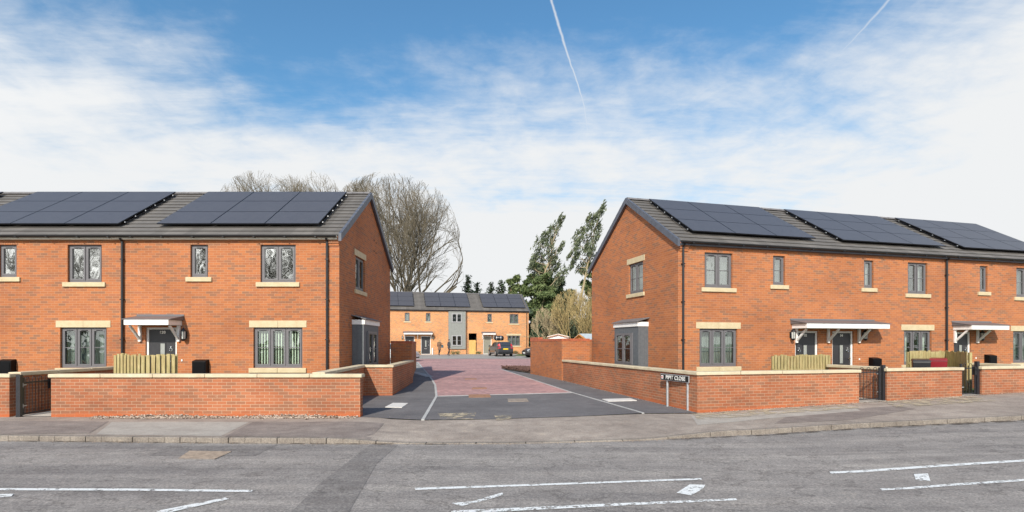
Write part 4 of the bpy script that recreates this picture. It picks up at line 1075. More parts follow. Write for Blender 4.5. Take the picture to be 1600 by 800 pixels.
def bare_tree(label, x, y, H, W, leaders=7, depth=7, mat='bark', seed=1, trunk=.55, tr_h=3.0, L0=None, group='bare trees', up=.05, lean=0, name='bare_tree', wsc=1.0, side=.42, tmax=.75, base=(0,0)):
    random.seed(seed); t_ = thing(name, label, 'tree', (x,y,g(x,y)-.1), 0, group)
    env = ell(lean, 0, H*.5, W/2, W/2, H*.5); env2 = lambda p: env(p) or p.z < tr_h+2
    m = MB(); m.tube((0,0,0),(0,0,tr_h),trunk,trunk*.8,10); m.tube((0,0,0),(0,0,.5),trunk*1.5,trunk,10,0,False)
    m.build('trunk', M[mat], t_, smooth=True)
    m = MB(); tips = []; L0 = L0 or H*.24
    P = dict(n=3, w=.10*wsc, up=up, spread=.46, side=side, k=.80, three=.18)
    for i in range(leaders):
        a = 2*math.pi*(i+.3*random.random())/leaders; tilt = random.uniform(.12,tmax)
        d = Vector((math.sin(tilt)*math.cos(a)+lean*.03, math.sin(tilt)*math.sin(a), math.cos(tilt)))
        seg_tree(m, Vector((0,0,tr_h*random.uniform(.8,1))), d, L0, trunk*.50, depth, P, env2, tips)
    m.build('crown', M[mat], t_, uv=False); return t_
bare_tree('huge bare spreading tree rising behind the left house and far row', *XY(630,80), 25.9, 20.5, 10, 7, seed=17, trunk=.46, L0=7.0, lean=-1.4, tmax=1.15, side=.38, up=.06)
bare_tree('bare tree whose crown top shows over the middle of the left roof', *XY(492,84), 27.9, 11, 9, 7, seed=9, trunk=.42, L0=6.4, side=.36, tmax=.5)
bt = bare_tree('wide bare tree crown showing over the left roof at its left end', *XY(425,88), 29.0, 19, 11, 7, seed=13, trunk=.54, L0=6.8, side=.36, tmax=.65)

def leaf_cloud(m, c, rx, ry, rz, n, s, stretch=1.0, dirv=None):
    for _ in range(n):
        el = random.uniform(-1,1.3)*rz if dirv else 0
        while True:
            u = Vector((random.uniform(-1,1),random.uniform(-1,1),random.uniform(-1,1)))
            if u.length < 1: break
        u = u*(.55+.45*u.length) if u.length>0 else u
        p = Vector((c[0]+u.x*rx, c[1]+u.y*ry, c[2]+u.z*rz))
        if dirv: p = p*1.0+Vector((dirv[0]*el*1.3-.35*(p.x-c[0]), 0, dirv[2]*el*1.3))
        a = Vector((random.gauss(0,1),random.gauss(0,1),random.gauss(0,1)))
        if dirv: a = a*.5+Vector(dirv)*1.5
        a.normalize(); b = a.cross(Vector((random.gauss(0,1),random.gauss(0,1),random.gauss(0,1)))).normalized()
        sz = s*random.uniform(.5,1.3); a = a*sz*stretch; b = b*sz*.5
        m.add([p-a*.5-b*.2, p+b*.5, p+a*.5, p-b*.5], [(0,1,2,3)])
def leafy_tree(label, x, y, H, clumps, leafmat, seed, leafsize=.3, n=220, barkmat='bark_pale', trunk=.3, top=(0,0), name='evergreen_tree', stretch=1.6, dirv=None, group='trees beyond the close', zoff=0):
    """clumps: (dx, dy, z, rx, rz)"""
    random.seed(seed); t_ = thing(name, label, 'tree', (x,y,g(x,y)-.1), 0, group)
    m = MB(); N = 8; pts = [Vector((top[0]*(i/N)**1.4+random.gauss(0,.12)*(i>0), top[1]*(i/N), H*.97*i/N)) for i in range(N+1)]
    for i in range(N): m.tube(pts[i], pts[i+1], trunk*(1-.9*i/N), trunk*(1-.9*(i+1)/N), 7, 0, False)
    m.build('trunk', M[barkmat], t_)
    br = MB(); lf = MB()
    for dx,dy,z,rx,rz in clumps:
        f = cl((z-rz*1.2-abs(dx)*.5)/(H*.97),.02,.95); i = int(f*N); p0 = pts[i].lerp(pts[min(N,i+1)], f*N-i); c = Vector((dx,dy,z))
        mid = p0.lerp(c,.5)+Vector((0,0,-.2)); r0 = trunk*.35*(1-.5*f)
        br.tube(p0,mid,r0,r0*.7,5,0,False); br.tube(mid,c,r0*.7,r0*.35,4,0,False)
        for _ in range(5):
            e = c+Vector((random.uniform(-1,1)*rx,random.uniform(-1,1)*rx,random.uniform(-.6,1)*rz)); br.tube(mid.lerp(c,random.random()),e,r0*.35,.015,3,0,False)
        k = max(3,int(3+rx*1.2)); 
        for j in range(k):
            cc = c+Vector((random.uniform(-.7,.7)*rx,random.uniform(-.7,.7)*rx,random.uniform(-.6,.7)*rz))
            leaf_cloud(lf, cc, rx*.95, rx*.95, rz*.80, int(n/k), leafsize, stretch, dirv)
    br.build('limbs', M[barkmat], t_, uv=False); lf.build('crown', M[leafmat], t_, uv=False); return t_
def s70(px, py, Y, x): return ((px-800)/F*Y-x, CAMZ+(HY-py)/F*Y)
def clumps_px(lst, Y, x, seed=0):
    random.seed(seed); out = []
    for px,py,rpx,rpy in lst:
        dx,z = s70(px,py,Y,x); k = Y/F; out.append((dx, random.uniform(-1.2,1.2), z, rpx*k, rpy*k))
    return out
Y1=74; X1=XY(832,Y1)[0]
cA = [(876,352,4,6),(868,362,6,7),(860,370,8,7),(868,380,8,7),(850,378,8,6),(842,388,9,8),(856,394,10,7),(838,402,10,6),(874,392,5,6),(832,412,8,6),(848,412,10,7),(862,406,7,6),(868,424,8,7),(878,432,8,8),(858,430,9,8),(829,424,7,6),(840,428,10,7),(872,446,8,7),(880,400,0.1,.1),(864,414,6,5)]
cA=[c for c in cA if c[2]>1]
leafy_tree('tall thin wind-blown evergreen, the left one of two above the right garden wall', X1, Y1, 18.2, clumps_px(cA,Y1,X1,3), 'leaf_grey', 3, .30, 150, 'bark_pale', .26, (3.4,0), dirv=(.5,0,.9))
Y2=76; X2=XY(896,Y2)[0]
cB = [(940,334,4,6),(934,344,6,7),(928,354,7,7),(918,350,4,5),(922,364,9,7),(936,362,5,7),(910,362,6,6),(906,374,8,7),(920,380,10,7),(932,378,6,7),(900,386,7,6),(914,394,9,6),(894,398,7,6),(926,398,8,6),(904,406,8,6),(918,412,10,7),(898,416,7,6),(890,404,4,4),(908,424,9,6),(932,414,5,6)]
leafy_tree('tall wind-blown evergreen close beside the gable of the right house', X2, Y2, 19.8, clumps_px(cB,Y2,X2,4), 'leaf_grey', 4, .30, 150, 'bark_pale', .26, (3.6,0), dirv=(.5,0,.9))
def blob_tree(label, px, Y, ytop, wpx, mat, seed, ls=.4, n=260, k=26, name='evergreen_tree', cone=False, bark_='bark_pale', bot=540):
    x = XY(px,Y)[0]; H = CAMZ+(HY-ytop)/F*Y; random.seed(seed); lst = []; w = wpx*Y/F/2; zb = max(1.0, CAMZ+(HY-bot)/F*Y)
    for i in range(k):
        f = (i+.5)/k; z = zb+(H-zb)*f; ww = w*((1-f)*.95+.08 if cone else math.sqrt(max(.05,1-(2*max(f,.35)-1)**2)) )
        a = random.uniform(0,6.28); rr = ww*math.sqrt(random.random())*.8
        rx = max(.5, ww*.42); lst.append((rr*math.cos(a), rr*math.sin(a), z, rx, rx*.6))
    return leafy_tree(label, x, Y, H, lst, mat, seed, ls, n, bark_, .25, (0,0), name, 1.7)
blob_tree('broad mid green evergreen behind the right end of the far row', 846, 82, 418, 60, 'leaf_mid', 21, .42, 380, 34, bot=545)
blob_tree('mid green evergreen leaning over the far row roof end', 812, 86, 436, 42, 'leaf_mid', 22, .42, 300, 24)
blob_tree('dark rounded evergreen between the two tall thin trees', 874, 84, 440, 40, 'leaf_grey', 23, .42, 300, 22)
def conifer(label, px, Y, ytop, wpx, seed, mat='leaf_dark', dens=1.0):
    """pointed conifer: whorls of drooping boughs carrying needle sprays"""
    random.seed(seed); x = XY(px,Y)[0]; H = CAMZ+(HY-ytop)/F*Y; Wd = wpx*Y/F/2*1.15
    t_ = thing('conifer_tree', label, 'tree', (x,Y,g(x,Y)-.1), 0, 'conifers over the far roofs')
    m = MB(); m.tube((0,0,0),(0,0,H*.98),.28,.03,8); m.build('trunk', M['bark'], t_)
    br = MB(); lf = MB(); z = H*.12
    while z < H*.99:
        f = z/H; R_ = Wd*(1-f)**.75*2.1+.25; nb = 7 if f < .9 else 5
        for k in range(nb):
            a = random.uniform(0,6.28); L = R_*random.uniform(.55,1.15); d = Vector((math.cos(a),math.sin(a),.28+.5*f)); p0 = Vector((0,0,z)); p1 = p0+d*L*.6; p2 = p1+Vector((d.x,d.y,.02))*L*.4
            br.tube(p0,p1,.05,.03,3,0,False); br.tube(p1,p2,.03,.01,3,0,False)
            for q in range(int(L*9*dens)+5):
                u = random.uniform(.15,1); c = (p0.lerp(p1,u/.6) if u < .6 else p1.lerp(p2,(u-.6)/.4))+Vector((random.gauss(0,.18),random.gauss(0,.18),random.gauss(0,.14)))
                a2 = Vector((d.x+random.gauss(0,.6),d.y+random.gauss(0,.6),random.gauss(-.1,.5))).normalized()*random.uniform(.25,.55); b2 = a2.cross(Vector((0,0,1))+Vector((random.gauss(0,.5),random.gauss(0,.5),0))).normalized()*.11
                lf.add([c-a2*.5,c+b2,c+a2*.5,c-b2],[(0,1,2,3)])
        z += .42
    br.build('boughs', M['bark'], t_, uv=False); lf.build('needles', M[mat], t_, uv=False); return t_
conifer('small dark conifer with a pointed top above the far row roof', 731, 92, 434, 20, 24)
conifer('lower dark conifer right of the pointed one above the far roof', 746, 94, 444, 14, 25)
conifer('dark conifer standing left of the green trees over the far roof', 768, 94, 447, 18, 26)
conifer('dark conifer above the right end of the far solar panels', 784, 92, 443, 20, 27)
blob_tree('olive green tree filling the gap behind the far row end', 798, 96, 440, 34, 'leaf_mid', 28, .5, 260, 22)
blob_tree('dark ivy-covered evergreen behind the garden cabin', 852, 70, 470, 34, 'leaf_grey', 30, .36, 300, 22, bot=538)
blob_tree('dark undergrowth tree at the end wall of the far row', 836, 72, 490, 22, 'leaf_dark', 31, .36, 260, 16, bot=540)
blob_tree('evergreen hidden mostly by the right house gable', 925, 90, 415, 50, 'leaf_mid', 32, .42, 300, 22, bot=545)
blob_tree('bushy mid green evergreen right of the far row end wall', 850, 68, 436, 46, 'leaf_mid', 33, .34, 420, 34, bot=540)
blob_tree('dark green evergreen behind the golden willows', 885, 72, 462, 56, 'leaf_grey', 34, .34, 420, 30, bot=540)
blob_tree('dark bush at the foot of the trees beside the far row', 838, 66, 505, 30, 'leaf_dark', 35, .3, 420, 18, bot=548)
blob_tree('broad dark bush behind the tall right garden wall', 900, 64, 508, 60, 'leaf_grey', 36, .3, 520, 22, bot=548)
bare_tree('golden-brown twiggy willow over the right garden wall', *XY(893,58), 7.3, 4.8, 9, 5, 'bark_yellow', 41, .12, .4, 2.2, up=.10)
bare_tree('second golden twiggy willow tucked beside the right house gable', *XY(917,56), 7.3, 4.6, 8, 5, 'bark_yellow', 42, .11, .4, 2.1, up=.10)
bare_tree('thin brown twiggy sapling between willow and far row', *XY(860,60), 5.6, 4.6, 7, 5, 'bark_pale', 43, .09, .3, 1.5, up=.08)
# reflected trees across the road and far tree belt
bb = bare_tree('bare tree across the road, mirrored in the left upstairs windows', -22, -22, 17, 13, 6, 6, 'bark', 51, .4, 2.5, 4.2)
for i,(x,y,rz) in enumerate(((-33,-24,1.2),(-44,-22,2.6),(-12,-30,4.0),(26,-26,3.3),(44,-24,.7))):
    c_ = copy_tree(bb); c_.location = (x,y,0); c_.rotation_euler = (0,0,rz); c_['label'] = ['bare tree second in the belt across the road','bare tree farthest left across the road','bare tree set back across the road','bare tree across the road to the right','bare tree farthest right across the road'][i]
random.seed(77); mb = MB()
for i in range(260):
    a = random.uniform(-1.25,1.25); d_ = random.uniform(125,170); x = d_*math.sin(a); y = d_*math.cos(a); leaf_cloud(mb, (x,y,random.uniform(1,4.5)), 4, 4, 3, 55, 1.1)
tag(mb.build('distant_tree_belt', M['leaf_mid'], uv=False), kind='stuff')
# low plants along the far row
for i,(px,Y,s_,lab) in enumerate(((652,60.6,.5,'small green shrub by the left door of the far row'),(708,61.8,.45,'low green shrub under the far grey panel'),(715,62.0,.4,'second low shrub under the far grey panel'),(748,63,.35,'small shrub beside the yellow timber gate'),(798,64.2,.5,'low shrub under the far ground floor window'),(806,64.4,.4,'reddish low shrub near the far row right end'))):
    random.seed(90+i); x,y = XY(px,Y); t_ = thing('low_shrub', lab, 'plant', (x,y,g(x,y)), 0, 'small shrubs along the far row')
    m = MB(); leaf_cloud(m,(0,0,s_*.5),s_,s_*.5,s_*.55,160,.10,1.4); m.build('leaves', M['leaf_mid' if i!=5 else 'leaf_olive'], t_, uv=False)
    m = MB(); [m.tube((0,0,0),(random.uniform(-.3,.3),random.uniform(-.2,.2),s_*.7),.012,.005,4) for _ in range(6)]; m.build('stems', M['bark'], t_, uv=False)
random.seed(99)
mb = MB()
for _ in range(900):
    t_ = random.uniform(8.7,9.3); n_ = random.uniform(.5,3.2); p = PR(t_,n_); h = random.uniform(.05,.13)
    mb.add([(p[0],p[1],g(*p)-.02),(p[0]+.012,p[1],g(*p)-.02),(p[0]+random.uniform(-.04,.04),p[1]+random.uniform(-.04,.04),g(*p)+h)],[(0,1,2)])
tag(mb.build('grass_tufts', M['leaf_mid'], uv=False), kind='stuff')
# shrub tangle behind the first right gate
p = PR(5.5,2.0); t_ = thing('bare_shrub','tangle of bare dark stems behind the first closed gate','plant',(p[0],p[1],g(*p)))
m = MB()
for _ in range(70):
    a = random.uniform(0,6.28); L = random.uniform(.3,.6); q0 = Vector((random.uniform(-.25,.25),random.uniform(-.2,.2),0)); q1 = q0+Vector((math.cos(a)*L*.5,math.sin(a)*L*.5,L*.45)); q2 = q1+Vector((math.cos(a)*L*.4,math.sin(a)*L*.3,-.05))
    m.tube(q0,q1,.008,.006,4,0,False); m.tube(q1,q2,.006,.003,3,0,False)
m.build('stems', M['bark'], t_, uv=False)

# ------------------------------------------------------------------ cars
def car(label, x, y, heading, paint, roofload=False, L=4.2, W=1.74, H=1.52, suv=False):
    """+x local is forward; heading is the direction of the nose"""
    c = thing('parked_car', label, 'car', (x,y,g(x,y)), heading)
    hw = W/2
    # x, half width, bottom, belt, top, top half width
    S = [(-L/2,.86,.42,.80,.84,.80),(-L/2+.05,.95,.26,.98,1.0,.86),(-L/2+.28,.99,.20,1.0,1.30,.74),(-L/2+.55,1,.20,1.0,H-.05,.72),(-.9,1,.20,.98,H,.72),(-.1,1,.20,.96,H,.72),(.45,1,.20,.95,H-.06,.70),(.95,1,.20,.95,1.22,.74),(1.28,.99,.20,.94,1.0,.80),(L/2-.35,.95,.22,.80,.88,.78),(L/2-.06,.84,.26,.66,.72,.66),(L/2,.74,.34,.56,.60,.58)]
    rings = []
    for X,w,zb,zbelt,zt,tw in S:
        w *= hw; tw *= hw
        h = [(0,zb),(w*.82,zb),(w*.98,zb+.10),(w,(zb+zbelt)/2),(w*.965,zbelt),(max(tw,.2)+.02*(zt-zbelt>.15),max(zt-.05,zbelt+.01)),(tw*.86,zt),(0,zt+.015)]
        rings.append([(X,a,b) for a,b in h]+[(X,-a,b) for a,b in reversed(h[1:-1])])
    m = MB(); n = len(rings[0])
    pts = [p for r_ in rings for p in r_]; fs = [(i*n+j, i*n+(j+1)%n, (i+1)*n+(j+1)%n, (i+1)*n+j) for i in range(len(rings)-1) for j in range(n)]
    fs += [tuple(range(n-1,-1,-1)), tuple(range((len(rings)-1)*n, len(rings)*n))]
    m.add(pts, fs); m.build('body', M[paint], c, smooth=False, fixn=True, bevel=.02)
    def quad(name, P, mat, sh=.9, off=.012, par=c):
        P = [Vector(p) for p in P]; ce = sum(P, Vector())/4; nr = (P[1]-P[0]).cross(P[3]-P[0]).normalized()
        if nr.dot(ce-Vector((0,0,.7))) < 0: nr = -nr
        q = [ce+(p-ce)*sh for p in P]; m = MB(); m.hexa([p-nr*.01 for p in q]+[p+nr*off for p in q]); return m.build(name, M[mat], par, fixn=True)
    for s in (1,-1):
        def rp(i,j): a = rings[i][j]; return (a[0], s*a[1], a[2])
        for a,b in ((3,4),(4,5),(5,6)): quad('side_window', [rp(a,4),rp(b,4),rp(b,5),rp(a,5)], 'carglass', .9)
        quad('side_window', [rp(6,4),rp(7,4),rp(7,5),rp(6,5)], 'carglass', .8)
    quad('rear_window', [(S[1][0]+.02,-.72*hw,1.02),(S[1][0]+.02,.72*hw,1.02),(S[3][0]-.06,.62*hw,H-.12),(S[3][0]-.06,-.62*hw,H-.12)], 'carglass', .96, .04)
    quad('windscreen', [(S[6][0]+.08,-.62*hw,H-.12),(S[6][0]+.08,.62*hw,H-.12),(S[8][0]-.02,.72*hw,1.03),(S[8][0]-.02,-.72*hw,1.03)], 'carglass', .96, .03)
    for s in (-1,1):
        for wx in (-L/2+.78, L/2-.82):
            m = MB(); m.lathe([(.20,-.10),(.31,-.09),(.325,-.05),(.325,.05),(.31,.09),(.20,.10)],(wx,s*(hw-.07),.325),20,axis='y'); wh = m.build('wheel', M['tyre'], c)
            m = MB(); m.lathe([(.21,-.012),(.19,.012)],(wx,s*(hw+.035),.325),16,axis='y'); m.build('rim', M['rim'], wh)
            m = MB(); m.lathe([(.38,-.004),(.38,.004)],(wx,s*(hw*.992),.335),20,axis='y'); m.build('wheel_arch', M['black'], c)
        m = MB(); m.hexa([(-L/2-.01,s*.62*hw,.84),(-L/2-.01,s*.88*hw,.80),(-L/2+.12,s*.97*hw,.80),(-L/2+.1,s*.70*hw,.84),(-L/2+.12,s*.66*hw,1.30),(-L/2+.16,s*.80*hw,1.24),(-L/2+.28,s*.86*hw,1.24),(-L/2+.26,s*.66*hw,1.30)]); m.build('tail_light', M['redlight'], c, fixn=True)
        m = MB(); m.hexa([(L/2-.32,s*.62*hw,.66),(L/2-.03,s*.50*hw,.62),(L/2-.10,s*.84*hw,.62),(L/2-.38,s*.93*hw,.66),(L/2-.36,s*.62*hw,.84),(L/2-.10,s*.50*hw,.74),(L/2-.14,s*.80*hw,.74),(L/2-.42,s*.90*hw,.82)]); m.build('headlight', M['clearlight'], c, fixn=True)
        m = MB(); m.box(.78,.90,s*(hw-.02),s*(hw+.18),.98,1.12); m.build('wing_mirror', M[paint], c, bevel=.03)
    m = MB(); m.box(-L/2-.03,-L/2+.02,-.26,.26,.70,.81); m.build('number_plate', M['plate_yellow'], c)
    m = MB(); m.box(L/2-.01,L/2+.02,-.26,.26,.40,.50); m.build('number_plate', M['plate_white'], c)
    m = MB(); m.box(-L/2-.05,-L/2+.12,-hw*.9,hw*.9,.32,.50); m.build('bumper', M['black' if paint!='car_white' else 'car_white'], c, bevel=.04)
    m = MB(); m.box(L/2-.06,L/2+.012,-hw*.55,hw*.55,.26,.36); m.build('grille', M['black'], c, bevel=.01)
    if roofload:
        m = MB()
        for xx in (-1.0,-.1): m.bar((xx,-hw*.72,H+.06),(xx,hw*.72,H+.06),.05,.03); 
        for xx in (-1.0,-.1):
            for s in (-1,1): m.bar((xx,s*hw*.70,H-.04),(xx,s*hw*.70,H+.06),.05,.03)
        m.build('roof_bars', M['yellowwood'], c)
    return c
cx,cy = XY(781.5,57); nose = Vector((-.30,1,0)).normalized(); ca = car('dark grey people carrier parked rear first with bags on its roof', cx, cy, math.atan2(nose.y,nose.x), 'car_grey', True, 4.2, 1.72, 1.50)
# luggage lashed on the roof of the grey car
tb = thing('roof_bag','large black rolled bag strapped on the roof bars of the grey car','bag',(cx-.1,cy-1.0,g(cx,cy)+1.62))
m = MB(); m.lathe([(.10,-.50),(.21,-.44),(.25,-.2),(.26,.1),(.24,.38),(.16,.48),(.06,.50)],(0,0,.24),16,axis='x'); m.build('bag_body', M['black'], tb, smooth=True)
m = MB()
for xx in (-.25,.2): m.lathe([(.262,-.02),(.262,.02)],(xx,0,.24),16,axis='x')
m.build('strap', M['steel'], tb)
cx,cy = XY(831,53); car('black car mostly hidden behind the tall right garden wall', cx+1.15, cy, math.pi+.35, 'car_black', False, 4.1, 1.7, 1.45)
cx,cy = XY(654,44); car('silver white car with only its nose showing past the left garden wall', cx-2.03, cy+.1, -.12, 'car_white', False, 4.0, 1.7, 1.45)

# ------------------------------------------------------------------ people
def skin_mesh(name, J, E, mat, parent, sub=2):
    me = bpy.data.meshes.new(name); me.from_pydata([j[0] for j in J], E, []); o = bpy.data.objects.new(name, me); C.objects.link(o)
    sk = o.modifiers.new('skin', 'SKIN'); sk.use_smooth_shade = True
    lay = me.skin_vertices[0].data if me.skin_vertices else None
    if lay is None:
        bm = bmesh.new(); bm.from_mesh(me); bm.verts.layers.skin.verify(); bm.to_mesh(me); bm.free(); lay = me.skin_vertices[0].data
    for i,j in enumerate(J):
        r = j[1]; lay[i].radius = r if isinstance(r, tuple) else (r,r); lay[i].use_root = (i == 0)
    ss = o.modifiers.new('sub', 'SUBSURF'); ss.levels = sub; ss.render_levels = sub
    dg = bpy.context.evaluated_depsgraph_get(); dg.update(); nm = bpy.data.meshes.new_from_object(o.evaluated_get(dg)); bpy.data.objects.remove(o)
    nm.name = name; nm.materials.clear(); nm.materials.append(mat); nm.polygons.foreach_set('use_smooth',[True]*len(nm.polygons))
    r = bpy.data.objects.new(name, nm); C.objects.link(r); r.parent = parent; return r
def head(parent, c, hairmat, long=False):
    """face looks along local +y"""
    m = MB(); prof = [(.0,-.115),(.045,-.105),(.066,-.06),(.076,0),(.075,.05),(.055,.095),(.0,.115)]
    m.lathe(prof,c,16); hd = m.build('head', M['skin'], parent, smooth=True)
    m = MB(); m.hexa([(c[0]-.012,c[1]+.068,c[2]-.03),(c[0]+.012,c[1]+.068,c[2]-.03),(c[0]+.012,c[1]+.05,c[2]-.03),(c[0]-.012,c[1]+.05,c[2]-.03),(c[0]-.006,c[1]+.075,c[2]+.015),(c[0]+.006,c[1]+.075,c[2]+.015),(c[0]+.006,c[1]+.05,c[2]+.02),(c[0]-.006,c[1]+.05,c[2]+.02)])
    for s in (-1,1): m.lathe([(.01,-.008),(.02,0),(.01,.008)],(c[0]+s*.077,c[1],c[2]-.005),8,axis='x')
    m.build('nose_and_ears', M['skin'], hd)
    m = MB()
    for s in (-1,1): m.lathe([(.004,-.004),(.009,0),(.004,.004)],(c[0]+s*.03,c[1]+.068,c[2]+.008),8,axis='y')
    m.box(c[0]-.022,c[0]+.022,c[1]+.060,c[1]+.066,c[2]-.056,c[2]-.048); m.build('eyes_and_mouth', M['hair_dark'], hd)
    m = MB(); cc = (c[0],c[1]-.014,c[2]+.018); m.lathe([(.0,.112),(.05,.10),(.082,.055),(.086,0),(.078,-.04),(.06,-.06)] if not long else [(.0,.112),(.05,.10),(.085,.055),(.092,0),(.095,-.08),(.10,-.17),(.085,-.24),(.04,-.27)],cc if not long else (c[0],c[1]-.03,c[2]+.018),16)
    m.build('hair', M[hairmat], hd, smooth=True)
def person(label, x, y, yaw, woman):
    p = thing('person', label, 'person', (x,y,g(x,y)+.008), yaw)
    J = [((0,0,.95),(.14,.10)),((0,0,1.12),(.125,.09)),((0,0,1.33),(.16,.10)),((0,0,1.44),(.07,.06)),((0,.01,1.52),(.05,.05)),
         ((-.18,0,1.38),.055),((-.23,-.03,1.12),.045),((-.22,.09,.90),.032),((.18,0,1.38),.055),((.24,-.04,1.12),.045),((.21,.10 if woman else .02,.98 if woman else .86),.032),
         ((-.09,0,.88),.085),((-.10,.10,.50),.058),((-.10,.05,.09),.04),((-.10,.20,.035),.035),((.09,0,.88),.085),((.10,-.04,.50),.058),((.10,-.22,.12),.04),((.10,-.10,.035),.035)]
    E = [(0,1),(1,2),(2,3),(3,4),(2,5),(5,6),(6,7),(2,8),(8,9),(9,10),(0,11),(11,12),(12,13),(13,14),(0,15),(15,16),(16,17),(17,18)]
    skin_mesh('body', J, E, M['trouser' if True else 'skin'], p)
    head(p, (0,.02,1.635), 'hair_blond' if woman else 'hair_dark', woman)
    for s,hj in ((-1,J[7][0]),(1,J[10][0])):     # hands: palm, four fingers, thumb
        hx,hy,hz = hj; m = MB(); m.hexa([(hx-.015,hy-.035,hz-.10),(hx+.015,hy-.035,hz-.10),(hx+.015,hy+.035,hz-.10),(hx-.015,hy+.035,hz-.10),(hx-.018,hy-.028,hz-.01),(hx+.018,hy-.028,hz-.01),(hx+.018,hy+.028,hz-.01),(hx-.018,hy+.028,hz-.01)])
        for k,ln in enumerate((.058,.075,.07,.055)):
            yy = hy-.027+k*.018; m.tube((hx,yy,hz-.10),(hx-s*.012,yy+.004,hz-.10-ln*.55),.009,.008,6); m.tube((hx-s*.012,yy+.004,hz-.10-ln*.55),(hx-s*.032,yy+.006,hz-.10-ln),.008,.006,6)
        m.tube((hx,hy+.032,hz-.04),(hx-s*.01,hy+.062,hz-.085),.011,.008,6); m.build('hand', M['skin'], p, bevel=.004)
    # upper clothing follows the body
    cm = 'tan' if woman else 'navy'; hem = .52 if woman else .86
    Jc = [((0,0,1.0),(.165,.125)),((0,0,1.14),(.150,.115)),((0,0,1.33),(.185,.13)),((0,0,1.45),(.09,.085)),((-.19,0,1.38),.078),((-.235,-.03,1.12),.062),((-.222,.075,.93),.05),((.19,0,1.38),.078),((.245,-.04,1.12),.062),((.212,.09 if woman else .01,1.0 if woman else .89),.05),((0,0,hem),(.20,.15) if woman else (.165,.125))]
    skin_mesh('coat' if woman else 'jacket', Jc, [(0,1),(1,2),(2,3),(2,4),(4,5),(5,6),(2,7),(7,8),(8,9),(0,10)], M[cm], p)
    return p
x,y = XY(686.5,58.5); person('person with long fair hair in a long tan coat walking away by the far row', x, y, R(-25), True)
bg = thing('shoulder_bag','dark bag held at the right side of the person in the tan coat','bag',(x+.32,y-.05,g(x,y)+.85)); m = MB(); m.hexa([(-.14,-.07,0),(.14,-.07,0),(.14,.07,0),(-.14,.07,0),(-.11,-.04,.30),(.11,-.04,.30),(.11,.04,.30),(-.11,.04,.30)]); m.build('bag_body', M['bagblue'], bg, bevel=.03)
m = MB(); m.path([(.09*math.cos(a),0,.30+.16*math.sin(a)) for a in [k*math.pi/8 for k in range(9)]],.01,5); m.build('strap', M['trouser'], bg)
x,y = XY(701.5,57.5); person('person with short dark hair in a charcoal jacket and black trousers', x, y, R(-55), False)

# ------------------------------------------------------------------ sky, sun, camera
SUN_EL = R(34); saz = Vector((-.25,-.968,0)).normalized()
sd = Vector((saz.x*math.cos(SUN_EL), saz.y*math.cos(SUN_EL), math.sin(SUN_EL)))
w = bpy.data.worlds.new('World'); bpy.context.scene.world = w; w.use_nodes = True; nt = w.node_tree; nt.nodes.clear()
def N(typ, **kw):
    nd = nt.nodes.new(typ)
    for k,v in kw.items(): setattr(nd, k, v)
    return nd
def Lk(a,b): nt.links.new(a,b)
def math_(op, a, b=None, c=None, clamp=False):
    nd = N('ShaderNodeMath', operation=op); nd.use_clamp = clamp
    for i,v in enumerate((a,b,c)):
        if v is None: continue
        if isinstance(v,(int,float)): nd.inputs[i].default_value = v
        else: Lk(v, nd.inputs[i])
    return nd.outputs[0]
sky = N('ShaderNodeTexSky', sky_type='NISHITA'); sky.sun_disc = False; sky.sun_elevation = SUN_EL; sky.sun_rotation = math.atan2(sd.x, sd.y); sky.air_density = 1.3; sky.dust_density = .6; sky.ozone_density = 2.5
tc = N('ShaderNodeTexCoord'); sx = N('ShaderNodeSeparateXYZ'); Lk(tc.outputs['Generated'], sx.inputs[0]); dx,dy,dz = sx.outputs
def noise_(vec, s, det=6, rough=.6, dist=0):
    n_ = N('ShaderNodeTexNoise'); n_.inputs['Scale'].default_value = s; n_.inputs['Detail'].default_value = det; n_.inputs['Roughness'].default_value = rough; n_.inputs['Distortion'].default_value = dist; Lk(vec, n_.inputs['Vector']); return n_.outputs['Fac']
zz = math_('ADD', math_('MAXIMUM', dz, 0.0), .12)
cb = N('ShaderNodeCombineXYZ'); Lk(math_('DIVIDE', dx, zz), cb.inputs[0]); Lk(math_('DIVIDE', dy, zz), cb.inputs[1]); Pv = cb.outputs[0]
mp = N('ShaderNodeMapping'); mp.inputs['Rotation'].default_value = (0,0,R(-28)); mp.inputs['Scale'].default_value = (.55,1.5,1); Lk(Pv, mp.inputs['Vector'])
big = noise_(tc.outputs['Generated'], 2.2, 5, .55, .4); wisp = noise_(mp.outputs[0], 1.1, 9, .66, .5); fine = noise_(Pv, 6.5, 6, .6, .3)
# cloud cover grows towards the horizon, with ragged edges
e = math_('ADD', dz, math_('MULTIPLY', math_('SUBTRACT', big, .5), .26)); e = math_('ADD', e, math_('MULTIPLY', math_('SUBTRACT', wisp, .5), -.46)); e = math_('ADD', e, math_('MULTIPLY', math_('SUBTRACT', fine, .5), -.20))
# more cirrus to the far right of the view and low on the left
e = math_('SUBTRACT', e, math_('MULTIPLY', math_('MAXIMUM', math_('SUBTRACT', dx, .45), 0), .32))
e = math_('SUBTRACT', e, math_('MULTIPLY', math_('MAXIMUM', math_('SUBTRACT', -.30, dx), 0), .10))
mr = N('ShaderNodeMapRange', interpolation_type='SMOOTHSTEP'); mr.inputs['From Min'].default_value = .51; mr.inputs['From Max'].default_value = .22; Lk(e, mr.inputs['Value']); cov = mr.outputs[0]
